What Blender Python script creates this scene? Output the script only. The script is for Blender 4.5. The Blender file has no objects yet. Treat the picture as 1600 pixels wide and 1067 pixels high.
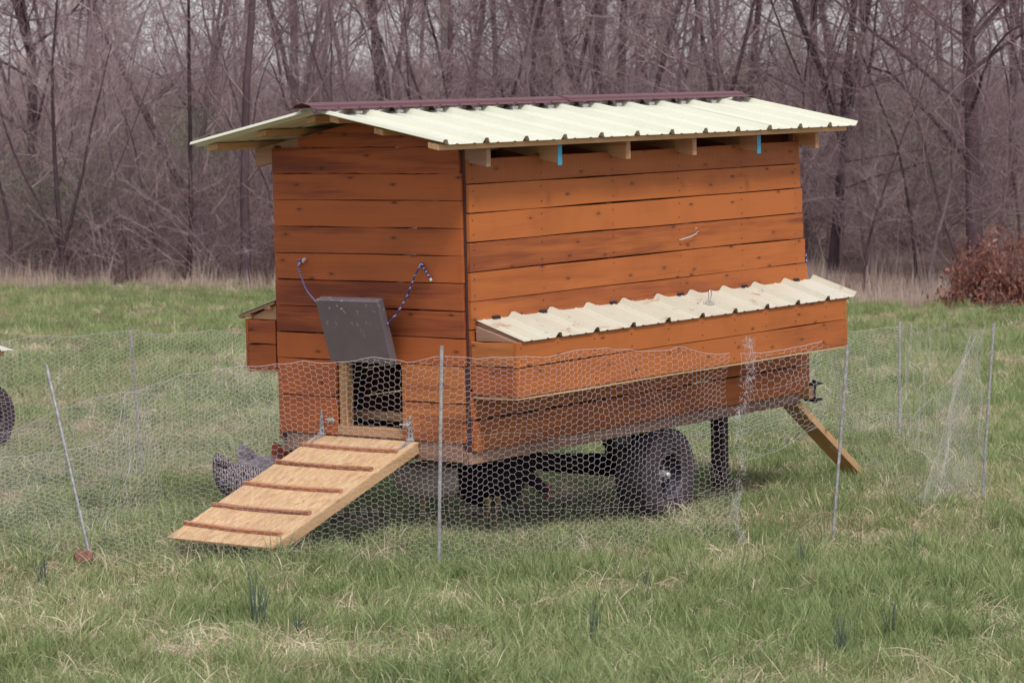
import bpy, bmesh, math, random
import numpy as np
from mathutils import Matrix, Vector
R = math.radians
C = bpy.context.scene.collection
scene = bpy.context.scene

# ------------------------------------------------------------------ camera, sky, sun, exposure
cam_d = bpy.data.cameras.new('camera'); cam = bpy.data.objects.new('camera', cam_d); C.objects.link(cam)
cam_d.sensor_width = 36.0; cam_d.lens = 103.914; cam_d.clip_start = 0.1; cam_d.clip_end = 2000
cam.location = (0, 0, 1.75); cam.rotation_euler = (R(90 - 3.2654), 0, 0)
cam_d.dof.use_dof = True; cam_d.dof.focus_distance = 14.3; cam_d.dof.aperture_fstop = 9.0
scene.camera = cam
world = bpy.data.worlds.new('World'); scene.world = world; world.use_nodes = True
SUN_EL, SUN_AZ = 56.0, 24.0      # the sun stands behind the camera and to its right
wn = world.node_tree.nodes; wl = world.node_tree.links
bg = wn['Background']; sky = wn.new('ShaderNodeTexSky'); sky.sky_type = 'NISHITA'; sky.sun_disc = False
sky.sun_elevation = R(SUN_EL); sky.sun_rotation = R(180 - SUN_AZ); sky.air_density = 1.0; sky.dust_density = 1.5; sky.ozone_density = 1.0
mixn = wn.new('ShaderNodeMix'); mixn.data_type = 'RGBA'; mixn.inputs[0].default_value = 0.72     # thin even cloud over the blue
wl.new(sky.outputs[0], mixn.inputs[6]); mixn.inputs[7].default_value = (4.85, 4.62, 4.85, 1)
wl.new(mixn.outputs[2], bg.inputs[0]); bg.inputs[1].default_value = 0.13
sd = bpy.data.lights.new('sun', 'SUN'); sun = bpy.data.objects.new('sun', sd); C.objects.link(sun)
sd.energy = 1.85; sd.angle = R(9); sd.color = (1.0, 0.95, 0.88)
sun.rotation_euler = (R(90 - SUN_EL), 0, R(SUN_AZ))
scene.view_settings.view_transform = 'Standard'; scene.view_settings.look = 'None'
scene.view_settings.gamma = 1.0; scene.view_settings.use_curve_mapping = False
scene.view_settings.exposure = 0.48

# ------------------------------------------------------------------ helpers
def prop(o, label=None, cat=None, group=None, kind=None):
    if label: o['label'] = label
    if cat: o['category'] = cat
    if group: o['group'] = group
    if kind: o['kind'] = kind
    return o
def empty(name, loc=(0,0,0), rz=0, label=None, cat=None, group=None):
    o = bpy.data.objects.new(name, None); C.objects.link(o); o.location = loc; o.rotation_euler = (0,0,rz)
    o.empty_display_size = 0.1
    return prop(o, label, cat, group)
class MB:
    def __init__(s): s.v = []; s.f = []; s.n = 0
    def add(s, v, f):
        s.v.append(np.asarray(v, float)); s.f.append([tuple(i + s.n for i in q) for q in f]); s.n += len(v); return s
    def box(s, a, b, rot=None, org=None):
        x0,y0,z0 = a; x1,y1,z1 = b
        v = np.array([(x0,y0,z0),(x1,y0,z0),(x1,y1,z0),(x0,y1,z0),(x0,y0,z1),(x1,y0,z1),(x1,y1,z1),(x0,y1,z1)], float)
        if rot is not None:
            m = np.array(rot); v = v @ m.T
        if org is not None: v = v + np.array(org)
        return s.add(v, [(0,3,2,1),(4,5,6,7),(0,1,5,4),(1,2,6,5),(2,3,7,6),(3,0,4,7)])
    def hexa(s, v):   # 8 corners, same order as box
        return s.add(v, [(0,3,2,1),(4,5,6,7),(0,1,5,4),(1,2,6,5),(2,3,7,6),(3,0,4,7)])
    def prism(s, poly, axis, a, b):   # poly in the two other axes
        n = len(poly); v = []
        for c in (a, b):
            for p in poly:
                q = [p[0], p[1]]; q.insert(axis, c); v.append(q)
        f = [tuple(range(n))[::-1], tuple(range(n, 2*n))] + [(i,(i+1)%n,n+(i+1)%n,n+i) for i in range(n)]
        return s.add(v, f)
    def tube(s, pts, r, n=6, closed=False):
        pts = [np.array(p, float) for p in pts]; m = len(pts)
        rr = r if hasattr(r, '__len__') else [r]*m
        v = []; up = np.array([0,0,1.0])
        for i, p in enumerate(pts):
            a = pts[(i-1) % m] if (closed or i > 0) else p; b = pts[(i+1) % m] if (closed or i < m-1) else p
            d = b - a; d = d/(np.linalg.norm(d)+1e-9)
            h = up if abs(d[2]) < 0.9 else np.array([1.0,0,0])
            x = np.cross(d, h); x /= np.linalg.norm(x); y = np.cross(x, d)
            for k in range(n):
                t = 2*math.pi*k/n; v.append(p + rr[i]*(math.cos(t)*x + math.sin(t)*y))
        f = []
        for i in range(m if closed else m-1):
            j = (i+1) % m
            for k in range(n): f.append((i*n+k, i*n+(k+1)%n, j*n+(k+1)%n, j*n+k))
        if not closed: f += [tuple(range(n))[::-1], tuple(range((m-1)*n, m*n))]
        return s.add(v, f)
    def lathe(s, prof, axis=1, org=(0,0,0), n=32):   # prof: (radius, along-axis)
        v = []; m = len(prof)
        for r_, h in prof:
            for k in range(n):
                t = 2*math.pi*k/n; q = [r_*math.cos(t), r_*math.sin(t)]; q.insert(axis, h); v.append(np.array(q)+np.array(org))
        f = [(i*n+k, i*n+(k+1)%n, (i+1)*n+(k+1)%n, (i+1)*n+k) for i in range(m-1) for k in range(n)]
        return s.add(v, f)
    def build(s, name, mat, parent=None, bevel=0, smooth=False, fix=True):
        me = bpy.data.meshes.new(name); me.from_pydata(np.concatenate(s.v).tolist(), [], [q for g in s.f for q in g])
        if fix or bevel:
            bm = bmesh.new(); bm.from_mesh(me)
            if fix: bmesh.ops.recalc_face_normals(bm, faces=bm.faces)
            if bevel: bmesh.ops.bevel(bm, geom=bm.edges[:], offset=bevel, segments=1, affect='EDGES', profile=0.5)
            bm.to_mesh(me); bm.free()
        if smooth: me.shade_smooth()
        if mat: me.materials.append(mat)
        o = bpy.data.objects.new(name, me); C.objects.link(o)
        if parent: o.parent = parent
        return o
def copy_tree(o, parent=None):
    c = o.copy(); C.objects.link(c); c.parent = parent
    for ch in list(o.children): copy_tree(ch, c)
    return c
def fast_mesh(name, V, F, mat, smooth=False, attr=None):
    """V (n,3); F (m,k) all the same k"""
    me = bpy.data.meshes.new(name); n, k = F.shape
    me.vertices.add(len(V)); me.vertices.foreach_set('co', V.astype(np.float32).ravel())
    me.loops.add(n*k); me.loops.foreach_set('vertex_index', F.astype(np.int32).ravel())
    me.polygons.add(n); me.polygons.foreach_set('loop_start', np.arange(0, n*k, k, dtype=np.int32))
    me.polygons.foreach_set('loop_total', np.full(n, k, dtype=np.int32))
    if attr:
        for an, (dom, typ, dat) in attr.items():
            a = me.attributes.new(an, typ, dom); a.data.foreach_set('value' if typ == 'FLOAT' else 'vector', np.asarray(dat, np.float32).ravel())
    me.update(calc_edges=True)
    if mat: me.materials.append(mat)
    if smooth: me.shade_smooth()
    return me
def segs_mesh(name, P0, P1, R0, R1, n, mat, smooth=True):
    """independent tapered prisms, vectorised"""
    P0, P1, R0, R1 = map(np.asarray, (P0, P1, R0, R1)); d = P1-P0; L = np.linalg.norm(d,axis=1,keepdims=True)+1e-9; d = d/L
    up = np.where(np.abs(d[:,2:3])<0.9, np.array([[0,0,1.0]]), np.array([[1.0,0,0]]))
    x = np.cross(d, up); x /= np.linalg.norm(x,axis=1,keepdims=True); y = np.cross(x, d)
    t = 2*np.pi*np.arange(n)/n; c = np.cos(t)[None,:,None]; s_ = np.sin(t)[None,:,None]
    off = c*x[:,None,:] + s_*y[:,None,:]
    A = P0[:,None,:]+off*np.asarray(R0)[:,None,None]; B = P1[:,None,:]+off*np.asarray(R1)[:,None,None]
    V = np.concatenate([A,B],1).reshape(-1,3); m = len(P0); base = (np.arange(m)*2*n)[:,None,None]
    k = np.arange(n); q = np.stack([k,(k+1)%n,n+(k+1)%n,n+k],1)[None]
    F = (base+q).reshape(-1,4)
    return fast_mesh(name, V, F, mat, smooth)

# ------------------------------------------------------------------ materials
def mat(name, col=(.5,.5,.5), rough=.7, metal=0, spec=None):
    m = bpy.data.materials.new(name); m.use_nodes = True; b = m.node_tree.nodes['Principled BSDF']
    b.inputs['Base Color'].default_value = (*col, 1); b.inputs['Roughness'].default_value = rough; b.inputs['Metallic'].default_value = metal
    if spec is not None: b.inputs['Specular IOR Level'].default_value = spec
    return m
class NT:
    def __init__(s, m): s.m = m; s.t = m.node_tree; s.b = s.t.nodes['Principled BSDF']
    def n(s, typ, **kw):
        x = s.t.nodes.new(typ)
        for k, v in kw.items():
            if k in ('inp',):
                for a, b_ in v.items():
                    if hasattr(b_, 'is_output'): s.t.links.new(b_, x.inputs[a])
                    else: x.inputs[a].default_value = b_
            else: setattr(x, k, v)
        return x
    def l(s, a, b_): s.t.links.new(a, b_)
    def math(s, op, a, b_=0.0, c=0.0, clamp=False):
        return s.n('ShaderNodeMath', operation=op, use_clamp=clamp, inp={0:a,1:b_,2:c}).outputs[0]
    def noise(s, vec, scale, detail=4, rough=.55, dist=0):
        return s.n('ShaderNodeTexNoise', inp={'Vector':vec,'Scale':scale,'Detail':detail,'Roughness':rough,'Distortion':dist}).outputs['Fac']
    def ramp(s, fac, stops):
        r_ = s.n('ShaderNodeValToRGB', inp={0:fac}); e = r_.color_ramp.elements
        while len(e) < len(stops): e.new(0.5)
        for i, (p, c) in enumerate(stops): e[i].position = p; e[i].color = (*c, 1) if len(c) == 3 else c
        return r_.outputs[0]
    def mix(s, fac, a, b_, blend='MIX'):
        x = s.n('ShaderNodeMix', data_type='RGBA', blend_type=blend)
        for i, v in ((0, fac), (6, a), (7, b_)):
            if hasattr(v, 'is_output'): s.t.links.new(v, x.inputs[i])
            else: x.inputs[i].default_value = v if i == 0 else (*v, 1)
        return x.outputs[2]
    def bump(s, h, strength=.3, dist=.01):
        b_ = s.n('ShaderNodeBump', inp={'Height':h,'Strength':strength,'Distance':dist}); s.l(b_.outputs[0], s.b.inputs['Normal'])
    def map(s, vec, scale=(1,1,1), loc=(0,0,0)):
        return s.n('ShaderNodeMapping', inp={'Vector':vec,'Scale':scale,'Location':loc}).outputs[0]
    def offs(s, amount=37.0):   # object coordinates shifted by a random amount for each object
        tc = s.n('ShaderNodeTexCoord'); oi = s.n('ShaderNodeObjectInfo')
        o = s.math('MULTIPLY', oi.outputs['Random'], amount)
        cx = s.n('ShaderNodeCombineXYZ', inp={0:o,1:s.math('MULTIPLY', o, 1.7),2:s.math('MULTIPLY', o, .43)})
        return s.n('ShaderNodeVectorMath', operation='ADD', inp={0:tc.outputs['Object'],1:cx.outputs[0]}).outputs[0], oi.outputs['Random'], tc.outputs['Object']

def wood(name, light, dark, knot, axis, rough=.6, striae=0.0, weather=0.0, seed=0.0, knots=True):
    m = mat(name, light, rough, spec=.3); t = NT(m); v, rnd, obj = t.offs(31.0+seed)
    st = {'x':(1.0,9,9),'y':(9,1.0,9),'z':(9,9,1.0)}[axis]
    big = t.noise(t.map(v, tuple(a*1.6 if a > 2 else a*1.2 for a in st)), 1.0, 3, .5, .8)
    fine = t.noise(t.map(v, tuple(a*12 if a > 2 else a*3 for a in st)), 1.0, 4, .6, .3)
    tone = t.math('ADD', t.math('MULTIPLY', big, .75), t.math('MULTIPLY', fine, .45))
    arch = t.n('ShaderNodeTexWave', wave_type='RINGS', rings_direction='Z', inp={'Vector':t.map(v, {'x':(.35,3.5,3.5),'y':(3.5,.35,3.5),'z':(3.5,3.5,.35)}[axis]),'Scale':3.4,'Distortion':5.0,'Detail':3,'Detail Scale':1.2,'Detail Roughness':.6}).outputs['Fac']
    tone = t.math('ADD', t.math('ADD', tone, t.math('MULTIPLY_ADD', rnd, .52, -.30)), t.math('MULTIPLY_ADD', arch, .22, -.08))
    col = t.ramp(tone, [(.28, dark), (.55, tuple((a*.75+b_*.25) for a, b_ in zip(light, dark))), (.8, light)])
    if knots:
        sx = t.n('ShaderNodeSeparateXYZ', inp={0:v}).outputs; kv = t.n('ShaderNodeCombineXYZ', inp={0:t.math('MULTIPLY', sx[{'x':0,'y':1,'z':0}[axis]], 3.4 if axis != 'z' else 8.0),1:t.math('MULTIPLY', sx[2], 8.5 if axis != 'z' else 2.6)}).outputs[0]
        vo = t.n('ShaderNodeTexVoronoi', feature='F1', voronoi_dimensions='2D', inp={'Vector':kv,'Scale':1.0,'Randomness':1.0})
        dist = t.math('ADD', vo.outputs['Distance'], t.math('MULTIPLY_ADD', fine, .05, -.025))
        k1 = t.ramp(dist, [(.0,(1,1,1)),(.030,(.9,.9,.9)),(.048,(.35,.35,.35)),(.12,(0,0,0))])
        pick = t.math('GREATER_THAN', t.n('ShaderNodeSeparateColor', inp={0:vo.outputs['Color']}).outputs[0], .35)
        col = t.mix(t.math('MULTIPLY', t.math('MULTIPLY', k1, pick), .9), col, knot)
    stain = t.noise(v, 2.6, 3, .6)
    col = t.mix(t.ramp(stain, [(.48,(0,0,0)),(.80,(.28,.28,.28))]), col, tuple(a*.6 for a in dark))
    if weather:
        w = t.noise(t.map(v, tuple(a*.5 for a in st)), 2.0, 5, .7)
        col = t.mix(t.ramp(w, [(.4,(0,0,0)),(.62,(weather,)*3)]), col, (.16,.12,.11))
    t.l(col, t.b.inputs['Base Color'])
    h = t.math('ADD', t.math('MULTIPLY', fine, .6), t.math('MULTIPLY', big, .2))
    if striae:
        wv = t.n('ShaderNodeTexWave', wave_type='BANDS', bands_direction='X' if axis == 'x' else 'Y', inp={'Vector':obj,'Scale':26.0,'Distortion':1.2,'Detail':2})
        h = t.math('ADD', h, t.math('MULTIPLY', wv.outputs['Fac'], striae))
        col2 = t.mix(t.math('MULTIPLY', wv.outputs['Fac'], .22), col, tuple(a*.5 for a in dark)); t.l(col2, t.b.inputs['Base Color'])
    t.bump(h, .35, .004)
    return m
CL, CD, CK = (.475,.142,.034), (.25,.064,.022), (.060,.020,.016)
M = {}
M['side'] = wood('cedar_side', CL, CD, CK, 'x')
M['side_rough'] = wood('cedar_rough_sawn', tuple(a*.85 for a in CL), CD, CK, 'x', striae=.8)
M['end'] = wood('cedar_end', (.46,.126,.036), (.21,.050,.024), CK, 'y', seed=7)
M['end_light'] = wood('cedar_end_light', (.56,.20,.058), (.30,.088,.032), CK, 'y', seed=3)
M['beam'] = wood('weathered_beam', (.42,.24,.16), (.20,.10,.075), CK, 'x', rough=.85, weather=.6)
M['beam_y'] = wood('weathered_beam_end', (.45,.26,.17), (.22,.11,.08), CK, 'y', rough=.85, weather=.4)
M['pine'] = wood('new_pine_x', (.60,.37,.19), (.42,.22,.10), (.12,.05,.03), 'x')
M['pine_y'] = wood('new_pine_y', (.55,.33,.18), (.36,.18,.09), (.12,.05,.03), 'y')
M['pine_z'] = wood('new_pine_z', (.55,.33,.16), (.36,.18,.08), (.12,.05,.03), 'z')
M['dark_wood'] = wood('dark_post_wood', (.10,.05,.05), (.045,.02,.025), CK, 'z', knots=False)
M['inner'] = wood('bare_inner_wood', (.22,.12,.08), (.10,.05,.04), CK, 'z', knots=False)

def metal_panel(name, base, dirt):
    m = mat(name, base, .42, spec=.5); t = NT(m); v, rnd, obj = t.offs(9)
    n1 = t.noise(v, 3.0, 5, .65); n2 = t.noise(t.map(v,(3,18,3)), 2.0, 4, .6)
    col = t.mix(t.ramp(n1, [(.45,(0,0,0)),(.8,(.5,.5,.5))]), base, tuple(a*.82 for a in base))
    n3 = t.noise(t.map(obj,(3.2,7,7),(.3,0,0)), 1.7, 5, .75, .6)
    col = t.mix(t.math('MULTIPLY', t.ramp(n3, [(.58,(0,0,0)),(.70,(1,1,1))]), dirt), col, (.42,.22,.12))
    n4 = t.noise(v, 70, 2, .5)
    col = t.mix(t.ramp(n4, [(.70,(0,0,0)),(.78,(.35,.35,.35))]), col, (.35,.3,.22))
    t.l(col, t.b.inputs['Base Color']); t.bump(t.math('MULTIPLY', n1, 1.0), .08, .01)
    return m
M['cream'] = metal_panel('cream_painted_steel', (.66,.67,.54), .12)
M['cream_dirty'] = metal_panel('cream_painted_steel_dirty', (.60,.585,.48), 1.0)
M['under'] = mat('panel_underside', (.36,.33,.27), .6)
m = M['cap'] = mat('maroon_steel', (.11,.034,.042), .5)
m = M['galv'] = mat('galvanised_steel', (.55,.55,.56), .42, .6); t = NT(m); v, _, _ = t.offs(5)
t.l(t.ramp(t.noise(v, 60, 3), [(.35,(.34,.34,.36)),(.7,(.66,.66,.68))]), t.b.inputs['Base Color'])
M['wire'] = mat('galvanised_wire', (.64,.60,.63), .5, .15)
M['chrome'] = mat('bright_steel', (.8,.8,.82), .18, 1.0)
m = M['black'] = mat('black_iron', (.022,.014,.02), .55, .2)
m = M['foam'] = mat('foam_closure', (.75,.74,.74), .9)
m = M['flap'] = mat('grey_painted_board', (.17,.145,.165), .6); t = NT(m); v, _, obj = t.offs(0)
n = t.noise(v, 5, 4); sp = t.noise(v, 38, 3, .5, .4); band = t.n('ShaderNodeSeparateXYZ', inp={0:obj}).outputs[2]
hi = t.math('MULTIPLY', t.ramp(sp, [(.63,(0,0,0)),(.67,(1,1,1))]), t.math('MULTIPLY_ADD', band, 5.5, 4.6, clamp=True))
col = t.mix(t.ramp(n, [(.3,(0,0,0)),(.7,(1,1,1))]), (.15,.125,.145), (.20,.17,.19))
t.l(t.mix(hi, col, (.45,.33,.20)), t.b.inputs['Base Color']); t.bump(n, .1, .004)
m = M['osb'] = mat('strand_board', (.58,.37,.20), .75, spec=.2); t = NT(m); v, rnd, obj = t.offs(3)
vo = t.n('ShaderNodeTexVoronoi', feature='F1', inp={'Vector':t.map(v,(9,42,30)),'Scale':1.6,'Randomness':1.0})
vo2 = t.n('ShaderNodeTexVoronoi', feature='F1', inp={'Vector':t.n('ShaderNodeMapping', inp={'Vector':v,'Rotation':(0,0,.5),'Scale':(14,50,30)}).outputs[0],'Scale':1.3})
g1 = t.n('ShaderNodeSeparateColor', inp={0:vo.outputs['Color']}).outputs[0]; g2 = t.n('ShaderNodeSeparateColor', inp={0:vo2.outputs['Color']}).outputs[0]
g = t.math('ADD', t.math('MULTIPLY', g1, .5), t.math('MULTIPLY', g2, .5))
col = t.ramp(g, [(.05,(.47,.28,.145)),(.4,(.58,.375,.20)),(.75,(.66,.455,.26)),(1.0,(.71,.51,.32))])
big = t.noise(v, 3, 3)
col = t.mix(t.ramp(big,[(.5,(0,0,0)),(.75,(.45,.45,.45))]), col, (.42,.25,.14))
chip = t.ramp(t.noise(t.map(v,(1,2.2,1)), 13, 3, .5, .5), [(.70,(0,0,0)),(.74,(.75,.75,.75))])
t.l(t.mix(chip, col, (.16,.075,.04)), t.b.inputs['Base Color']); t.bump(g, .35, .003)
m = M['cleat'] = wood('cedar_shingle_cleat', (.50,.22,.115), (.32,.125,.06), CK, 'y', knots=False)
def rubber():
    m = mat('tyre_rubber', (.05,.038,.045), .78, spec=.25); t = NT(m); v, _, obj = t.offs(0)
    n = t.noise(v, 14, 5, .7); s = t.n('ShaderNodeSeparateXYZ', inp={0:obj})
    t.l(t.ramp(n, [(.35,(.032,.023,.030)),(.75,(.085,.066,.076))]), t.b.inputs['Base Color']); t.bump(n, .25, .004)
    return m
M['rubber'] = rubber()
M['lip'] = mat('pale_rim_edge', (.085,.064,.068), .6, .2)  # edge ring in a lighter tone than the rim disc
m = M['rim'] = mat('rusty_shaded_rim', (.06,.04,.05), .6, .3); t = NT(m); v, _, _ = t.offs(0)
t.l(t.ramp(t.noise(v, 16, 5, .7), [(.40,(.012,.008,.014)),(.58,(.030,.025,.045)),(.72,(.13,.055,.035))]), t.b.inputs['Base Color'])  # dark tones paint the shade of the recessed disc, brown is rust
m = M['rope'] = mat('blue_rope', (.05,.05,.30), .8); t = NT(m); tc = t.n('ShaderNodeTexCoord')
w = t.n('ShaderNodeTexWave', bands_direction='DIAGONAL', inp={'Vector':tc.outputs['Object'],'Scale':22.0,'Distortion':2.0,'Detail':1})
t.l(t.ramp(w.outputs['Fac'], [(.72,(.05,.05,.26)),(.85,(.55,.55,.72))]), t.b.inputs['Base Color'])
M['white'] = mat('white_rope_end', (.75,.75,.78), .8)
M['tape'] = mat('blue_tape', (.045,.30,.46), .55)
M['rope'].node_tree.nodes['Principled BSDF'].inputs['Roughness'].default_value = .8

def bark(name, a, b_, scale=1.0):
    m = mat(name, a, .9, spec=.15); t = NT(m); v, rnd, _ = t.offs(50)
    n = t.noise(t.map(v,(6,6,1.4)), 2.2*scale, 5, .65); n2 = t.noise(v, 1.1, 3)
    f = t.math('ADD', t.math('MULTIPLY', n, .7), t.math('MULTIPLY_ADD', n2, .4, -.05))
    f = t.math('ADD', f, t.math('MULTIPLY_ADD', rnd, .3, -.15))
    t.l(t.ramp(f, [(.3,a),(.75,b_)]), t.b.inputs['Base Color']); t.bump(n, .5, .02)
    return m
M['bark'] = bark('bark_brown', (.055,.034,.042), (.15,.10,.115), 1.6)
M['bark_mid'] = bark('bark_grey_brown', (.13,.090,.100), (.30,.225,.235))
M['bark_pale'] = bark('bark_sycamore', (.25,.21,.20), (.62,.57,.55), .6)
M['twig'] = bark('twig_grey', (.235,.160,.170), (.55,.43,.44))
M['twig_dark'] = bark('twig_brown', (.165,.105,.12), (.38,.265,.285))
M['brush'] = bark('brush_twig', (.15,.095,.105), (.35,.25,.26))

# ------------------------------------------------------------------ ground
def edge_y(x): return 41.7-3.1*np.tanh((np.asarray(x,float)-1.0)/2.8)      # where the meadow meets the wood
def ground_h(x, y):
    x = np.asarray(x, float); y = np.asarray(y, float)
    h = .022*np.sin(x*1.9+.7*y)*np.sin(y*.9+.4) + .016*np.sin(x*4.3-y*2.1+1)+.01*np.sin(7.1*y+x*3.3)
    edge = edge_y(x)-.8
    k = np.clip((y-edge-2.0)/60.0, 0, None)
    hill = 5.4*(1-np.exp(-k*1.3)) + .35*np.sin(x*.13+y*.11)*np.clip(k*3,0,1)
    fade = np.clip((y-6)/4, 0, 1)
    return h*fade + hill*(k > 0)
xs = np.unique(np.concatenate([np.linspace(-260,-24,40), np.linspace(-24,24,161), np.linspace(24,260,40)]))
ys = np.unique(np.concatenate([np.linspace(-30,6,13), np.linspace(6,50,190), np.linspace(50,130,80), np.linspace(130,420,30)]))
X, Y = np.meshgrid(xs, ys); V = np.stack([X.ravel(), Y.ravel(), ground_h(X, Y).ravel()], 1)
nx, ny = len(xs), len(ys); i = np.arange((nx-1)*(ny-1)); a = (i//(nx-1))*nx + i%(nx-1)
F = np.stack([a, a+1, a+nx+1, a+nx], 1)
m = M['ground'] = mat('meadow_soil', (.1,.1,.05), .95, spec=.1); t = NT(m)
geo = t.n('ShaderNodeNewGeometry'); pos = geo.outputs['Position']
n1 = t.noise(pos, .55, 5, .6); n2 = t.noise(pos, 7.0, 5, .7); n3 = t.noise(t.map(pos,(40,18,10)), 1.0, 3, .7)
mead = t.mix(t.ramp(t.math('ADD', t.math('MULTIPLY', n1, .6), t.math('MULTIPLY', n2, .4)), [(.42,(0,0,0)),(.58,(1,1,1))]), (.12,.13,.06), (.30,.24,.15))
mead = t.mix(t.ramp(n3,[(.4,(.5,.5,.5)),(.6,(0,0,0))]), mead, (.05,.045,.025))
litter = t.mix(t.ramp(t.noise(pos, 1.3, 6, .75), [(.35,(0,0,0)),(.68,(1,1,1))]), (.125,.080,.072), (.27,.195,.165))
litter = t.mix(t.ramp(t.noise(pos, .09, 3, .6), [(.47,(0,0,0)),(.62,(.75,.75,.75))]), litter, (.13,.145,.075))
sp = t.n('ShaderNodeSeparateXYZ', inp={0:pos})
th = t.math('TANH', t.math('DIVIDE', t.math('SUBTRACT', sp.outputs[0], 1.0), 2.8)); e = t.math('ADD', sp.outputs[1], t.math('MULTIPLY', th, 3.1))
wood_f = t.n('ShaderNodeMapRange', inp={0:t.math('ADD', e, t.math('MULTIPLY', n2, 1.2)),1:41.6,2:42.7}).outputs[0]
t.l(t.mix(wood_f, mead, litter), t.b.inputs['Base Color']); t.bump(n2, .6, .03)
me = fast_mesh('ground', V, F, m, True); g = bpy.data.objects.new('ground', me); C.objects.link(g); g['kind'] = 'structure'

# ------------------------------------------------------------------ the coop, in its own axes: x along the long side, y across, z up; origin at its near top corner
COOP_M = Matrix(((0.59981,-0.79986,-0.02123,-0.2181),(0.79933,0.60019,-0.02912,13.6989),(0.03603,0.0005,0.99935,1.7702),(0,0,0,1)))
rnd = random.Random(4)
coop = empty('chicken_coop', label='orange cedar mobile chicken coop on wheels with cream metal roof and ramp', cat='chicken coop')
W, L = 1.172, 2.97
SL = (.270-.119)/(.586+.176)         # roof pitch
def roof_z(y): return .119 + SL*((y+.176) if y <= .586 else (1.348-y))
def board_x(name, x0, x1, z0, z1, y0, y1, mt, par, warp=.0025, seg=6, ex=0):
    """a siding board running along x with slightly wavy edges"""
    v = []
    n = seg
    top = [z1 + rnd.uniform(-warp, warp) for _ in range(n+1)]; bot = [z0 + rnd.uniform(-warp, warp) for _ in range(n+1)]
    jut = [rnd.uniform(-.0015, .0015) for _ in range(n+1)]
    for k in range(n+1):
        x = x0 + (x1-x0)*k/n
        v += [(x,y0+jut[k],bot[k]),(x,y1,bot[k]),(x,y1,top[k]),(x,y0+jut[k],top[k])]
    f = [(0,1,2,3),(4*n+3,4*n+2,4*n+1,4*n)]
    for k in range(n):
        a = 4*k
        for q in range(4): f.append((a+q, a+4+q, a+4+(q+1)%4, a+(q+1)%4))
    mb = MB(); mb.add(v, f); return mb.build(name, mt, par, bevel=.0012)
def board_y(name, y0, y1, z0, z1, x0, x1, mt, par, warp=.0025, seg=4, topz=None):
    v = []; n = seg
    top = [(z1 if topz is None else None) for _ in range(n+1)]
    for k in range(n+1):
        y = y0 + (y1-y0)*k/n
        tz = (z1 + rnd.uniform(-warp, warp)) if topz is None else topz(y)
        bz = z0 + rnd.uniform(-warp, warp)
        v += [(x0,y,bz),(x1,y,bz),(x1,y,tz),(x0,y,tz)]
    f = [(0,1,2,3),(4*n+3,4*n+2,4*n+1,4*n)]
    for k in range(n):
        a = 4*k
        for q in range(4): f.append((a+q, a+4+q, a+4+(q+1)%4, a+(q+1)%4))
    mb = MB(); mb.add(v, f); return mb.build(name, mt, par, bevel=.0012)
# side boards, near long side
rows = [(-.073,.042,2.930),(-.207,-.079,2.940),(-.342,-.2125,2.955),(-.480,-.3475,2.965),(-.616,-.485,2.978),(-.752,-.6205,2.995),(-.890,-.757,3.0),(-1.030,-.895,3.005),(-1.171,-1.036,3.008),(-1.322,-1.178,3.010)]
for i, (z0, z1, xe) in enumerate(rows):
    board_x('side_board', .0+rnd.uniform(0,.004), xe, z0, z1, -.018, 0, M['side_rough'] if i == 0 else M['side'], coop)
for i, (z0, z1, xe) in enumerate(rows):   # far long side
    board_x('side_board', .006, xe, z0, z1, W, W+.018, M['side'], coop)
# end boards, near end
er = [(-.149,-.026),(-.277,-.1535),(-.405,-.281),(-.534,-.409),(-.662,-.538),(-.791,-.666),(-.919,-.795)]
for i, (z0, z1) in enumerate(er):
    board_y('end_board', .012+rnd.uniform(0,.004), 1.172-rnd.uniform(0,.003), z0, z1, -.018, 0, M['end'], coop)
def under(y): return roof_z(y) - .042
board_y('end_board', .022, 1.172, -.0235, .085, -.018, 0, M['end'], coop, topz=lambda y: min(.098, under(y)), seg=24)
board_y('gable_board', .18, 1.0, .101, .2, -.018, 0, M['end'], coop, topz=lambda y: max(.1015, under(y)), seg=24)
for y0, y1, mt in ((.024,.392,'end_light'),(.802,1.170,'end')):
    board_y('end_board', y0, y1, -1.096, -.923, -.018, 0, M[mt], coop)
    board_y('end_board', y0, y1, -1.281, -1.101, -.018, 0, M['end_light' if mt == 'end_light' else 'end'], coop)
# far end
for z0, z1 in er+[(-1.096,-.923),(-1.281,-1.101)]:
    board_y('end_board', .0, 1.172, z0, z1, 2.90, 2.918, M['end'], coop)
board_y('gable_board', .0, 1.172, -.0235, .1, 2.90, 2.918, M['end'], coop, topz=under, seg=24)
# frame: corner posts, studs, floor, door jambs, sill
for x, y in ((.002,.002),(2.855,.002),(.002,W-.042),(2.855,W-.042)):
    MB().box((x,y,-1.322),(x+.04,y+.04,min(under(y),under(y+.04))-.004)).build('corner_post', M['dark_wood'], coop)
for x in (.55,1.14,1.73,2.32):
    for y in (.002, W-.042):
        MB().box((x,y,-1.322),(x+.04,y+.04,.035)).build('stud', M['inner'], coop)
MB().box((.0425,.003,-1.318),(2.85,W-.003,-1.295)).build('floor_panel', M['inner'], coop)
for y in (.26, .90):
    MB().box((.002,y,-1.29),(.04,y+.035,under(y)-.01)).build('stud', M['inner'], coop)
MB().box((.002,.752,-1.26),(.045,.80,-.925)).build('door_jamb', M['pine_z'], coop, bevel=.002)
MB().box((-.010,.738,-1.245),(.036,.750,-.925)).build('door_jamb', M['pine_z'], coop, bevel=.002)
MB().box((-.016,.395,-1.281),(.05,.800,-1.236)).build('door_sill', M['pine_y'], coop, bevel=.003)
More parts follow.
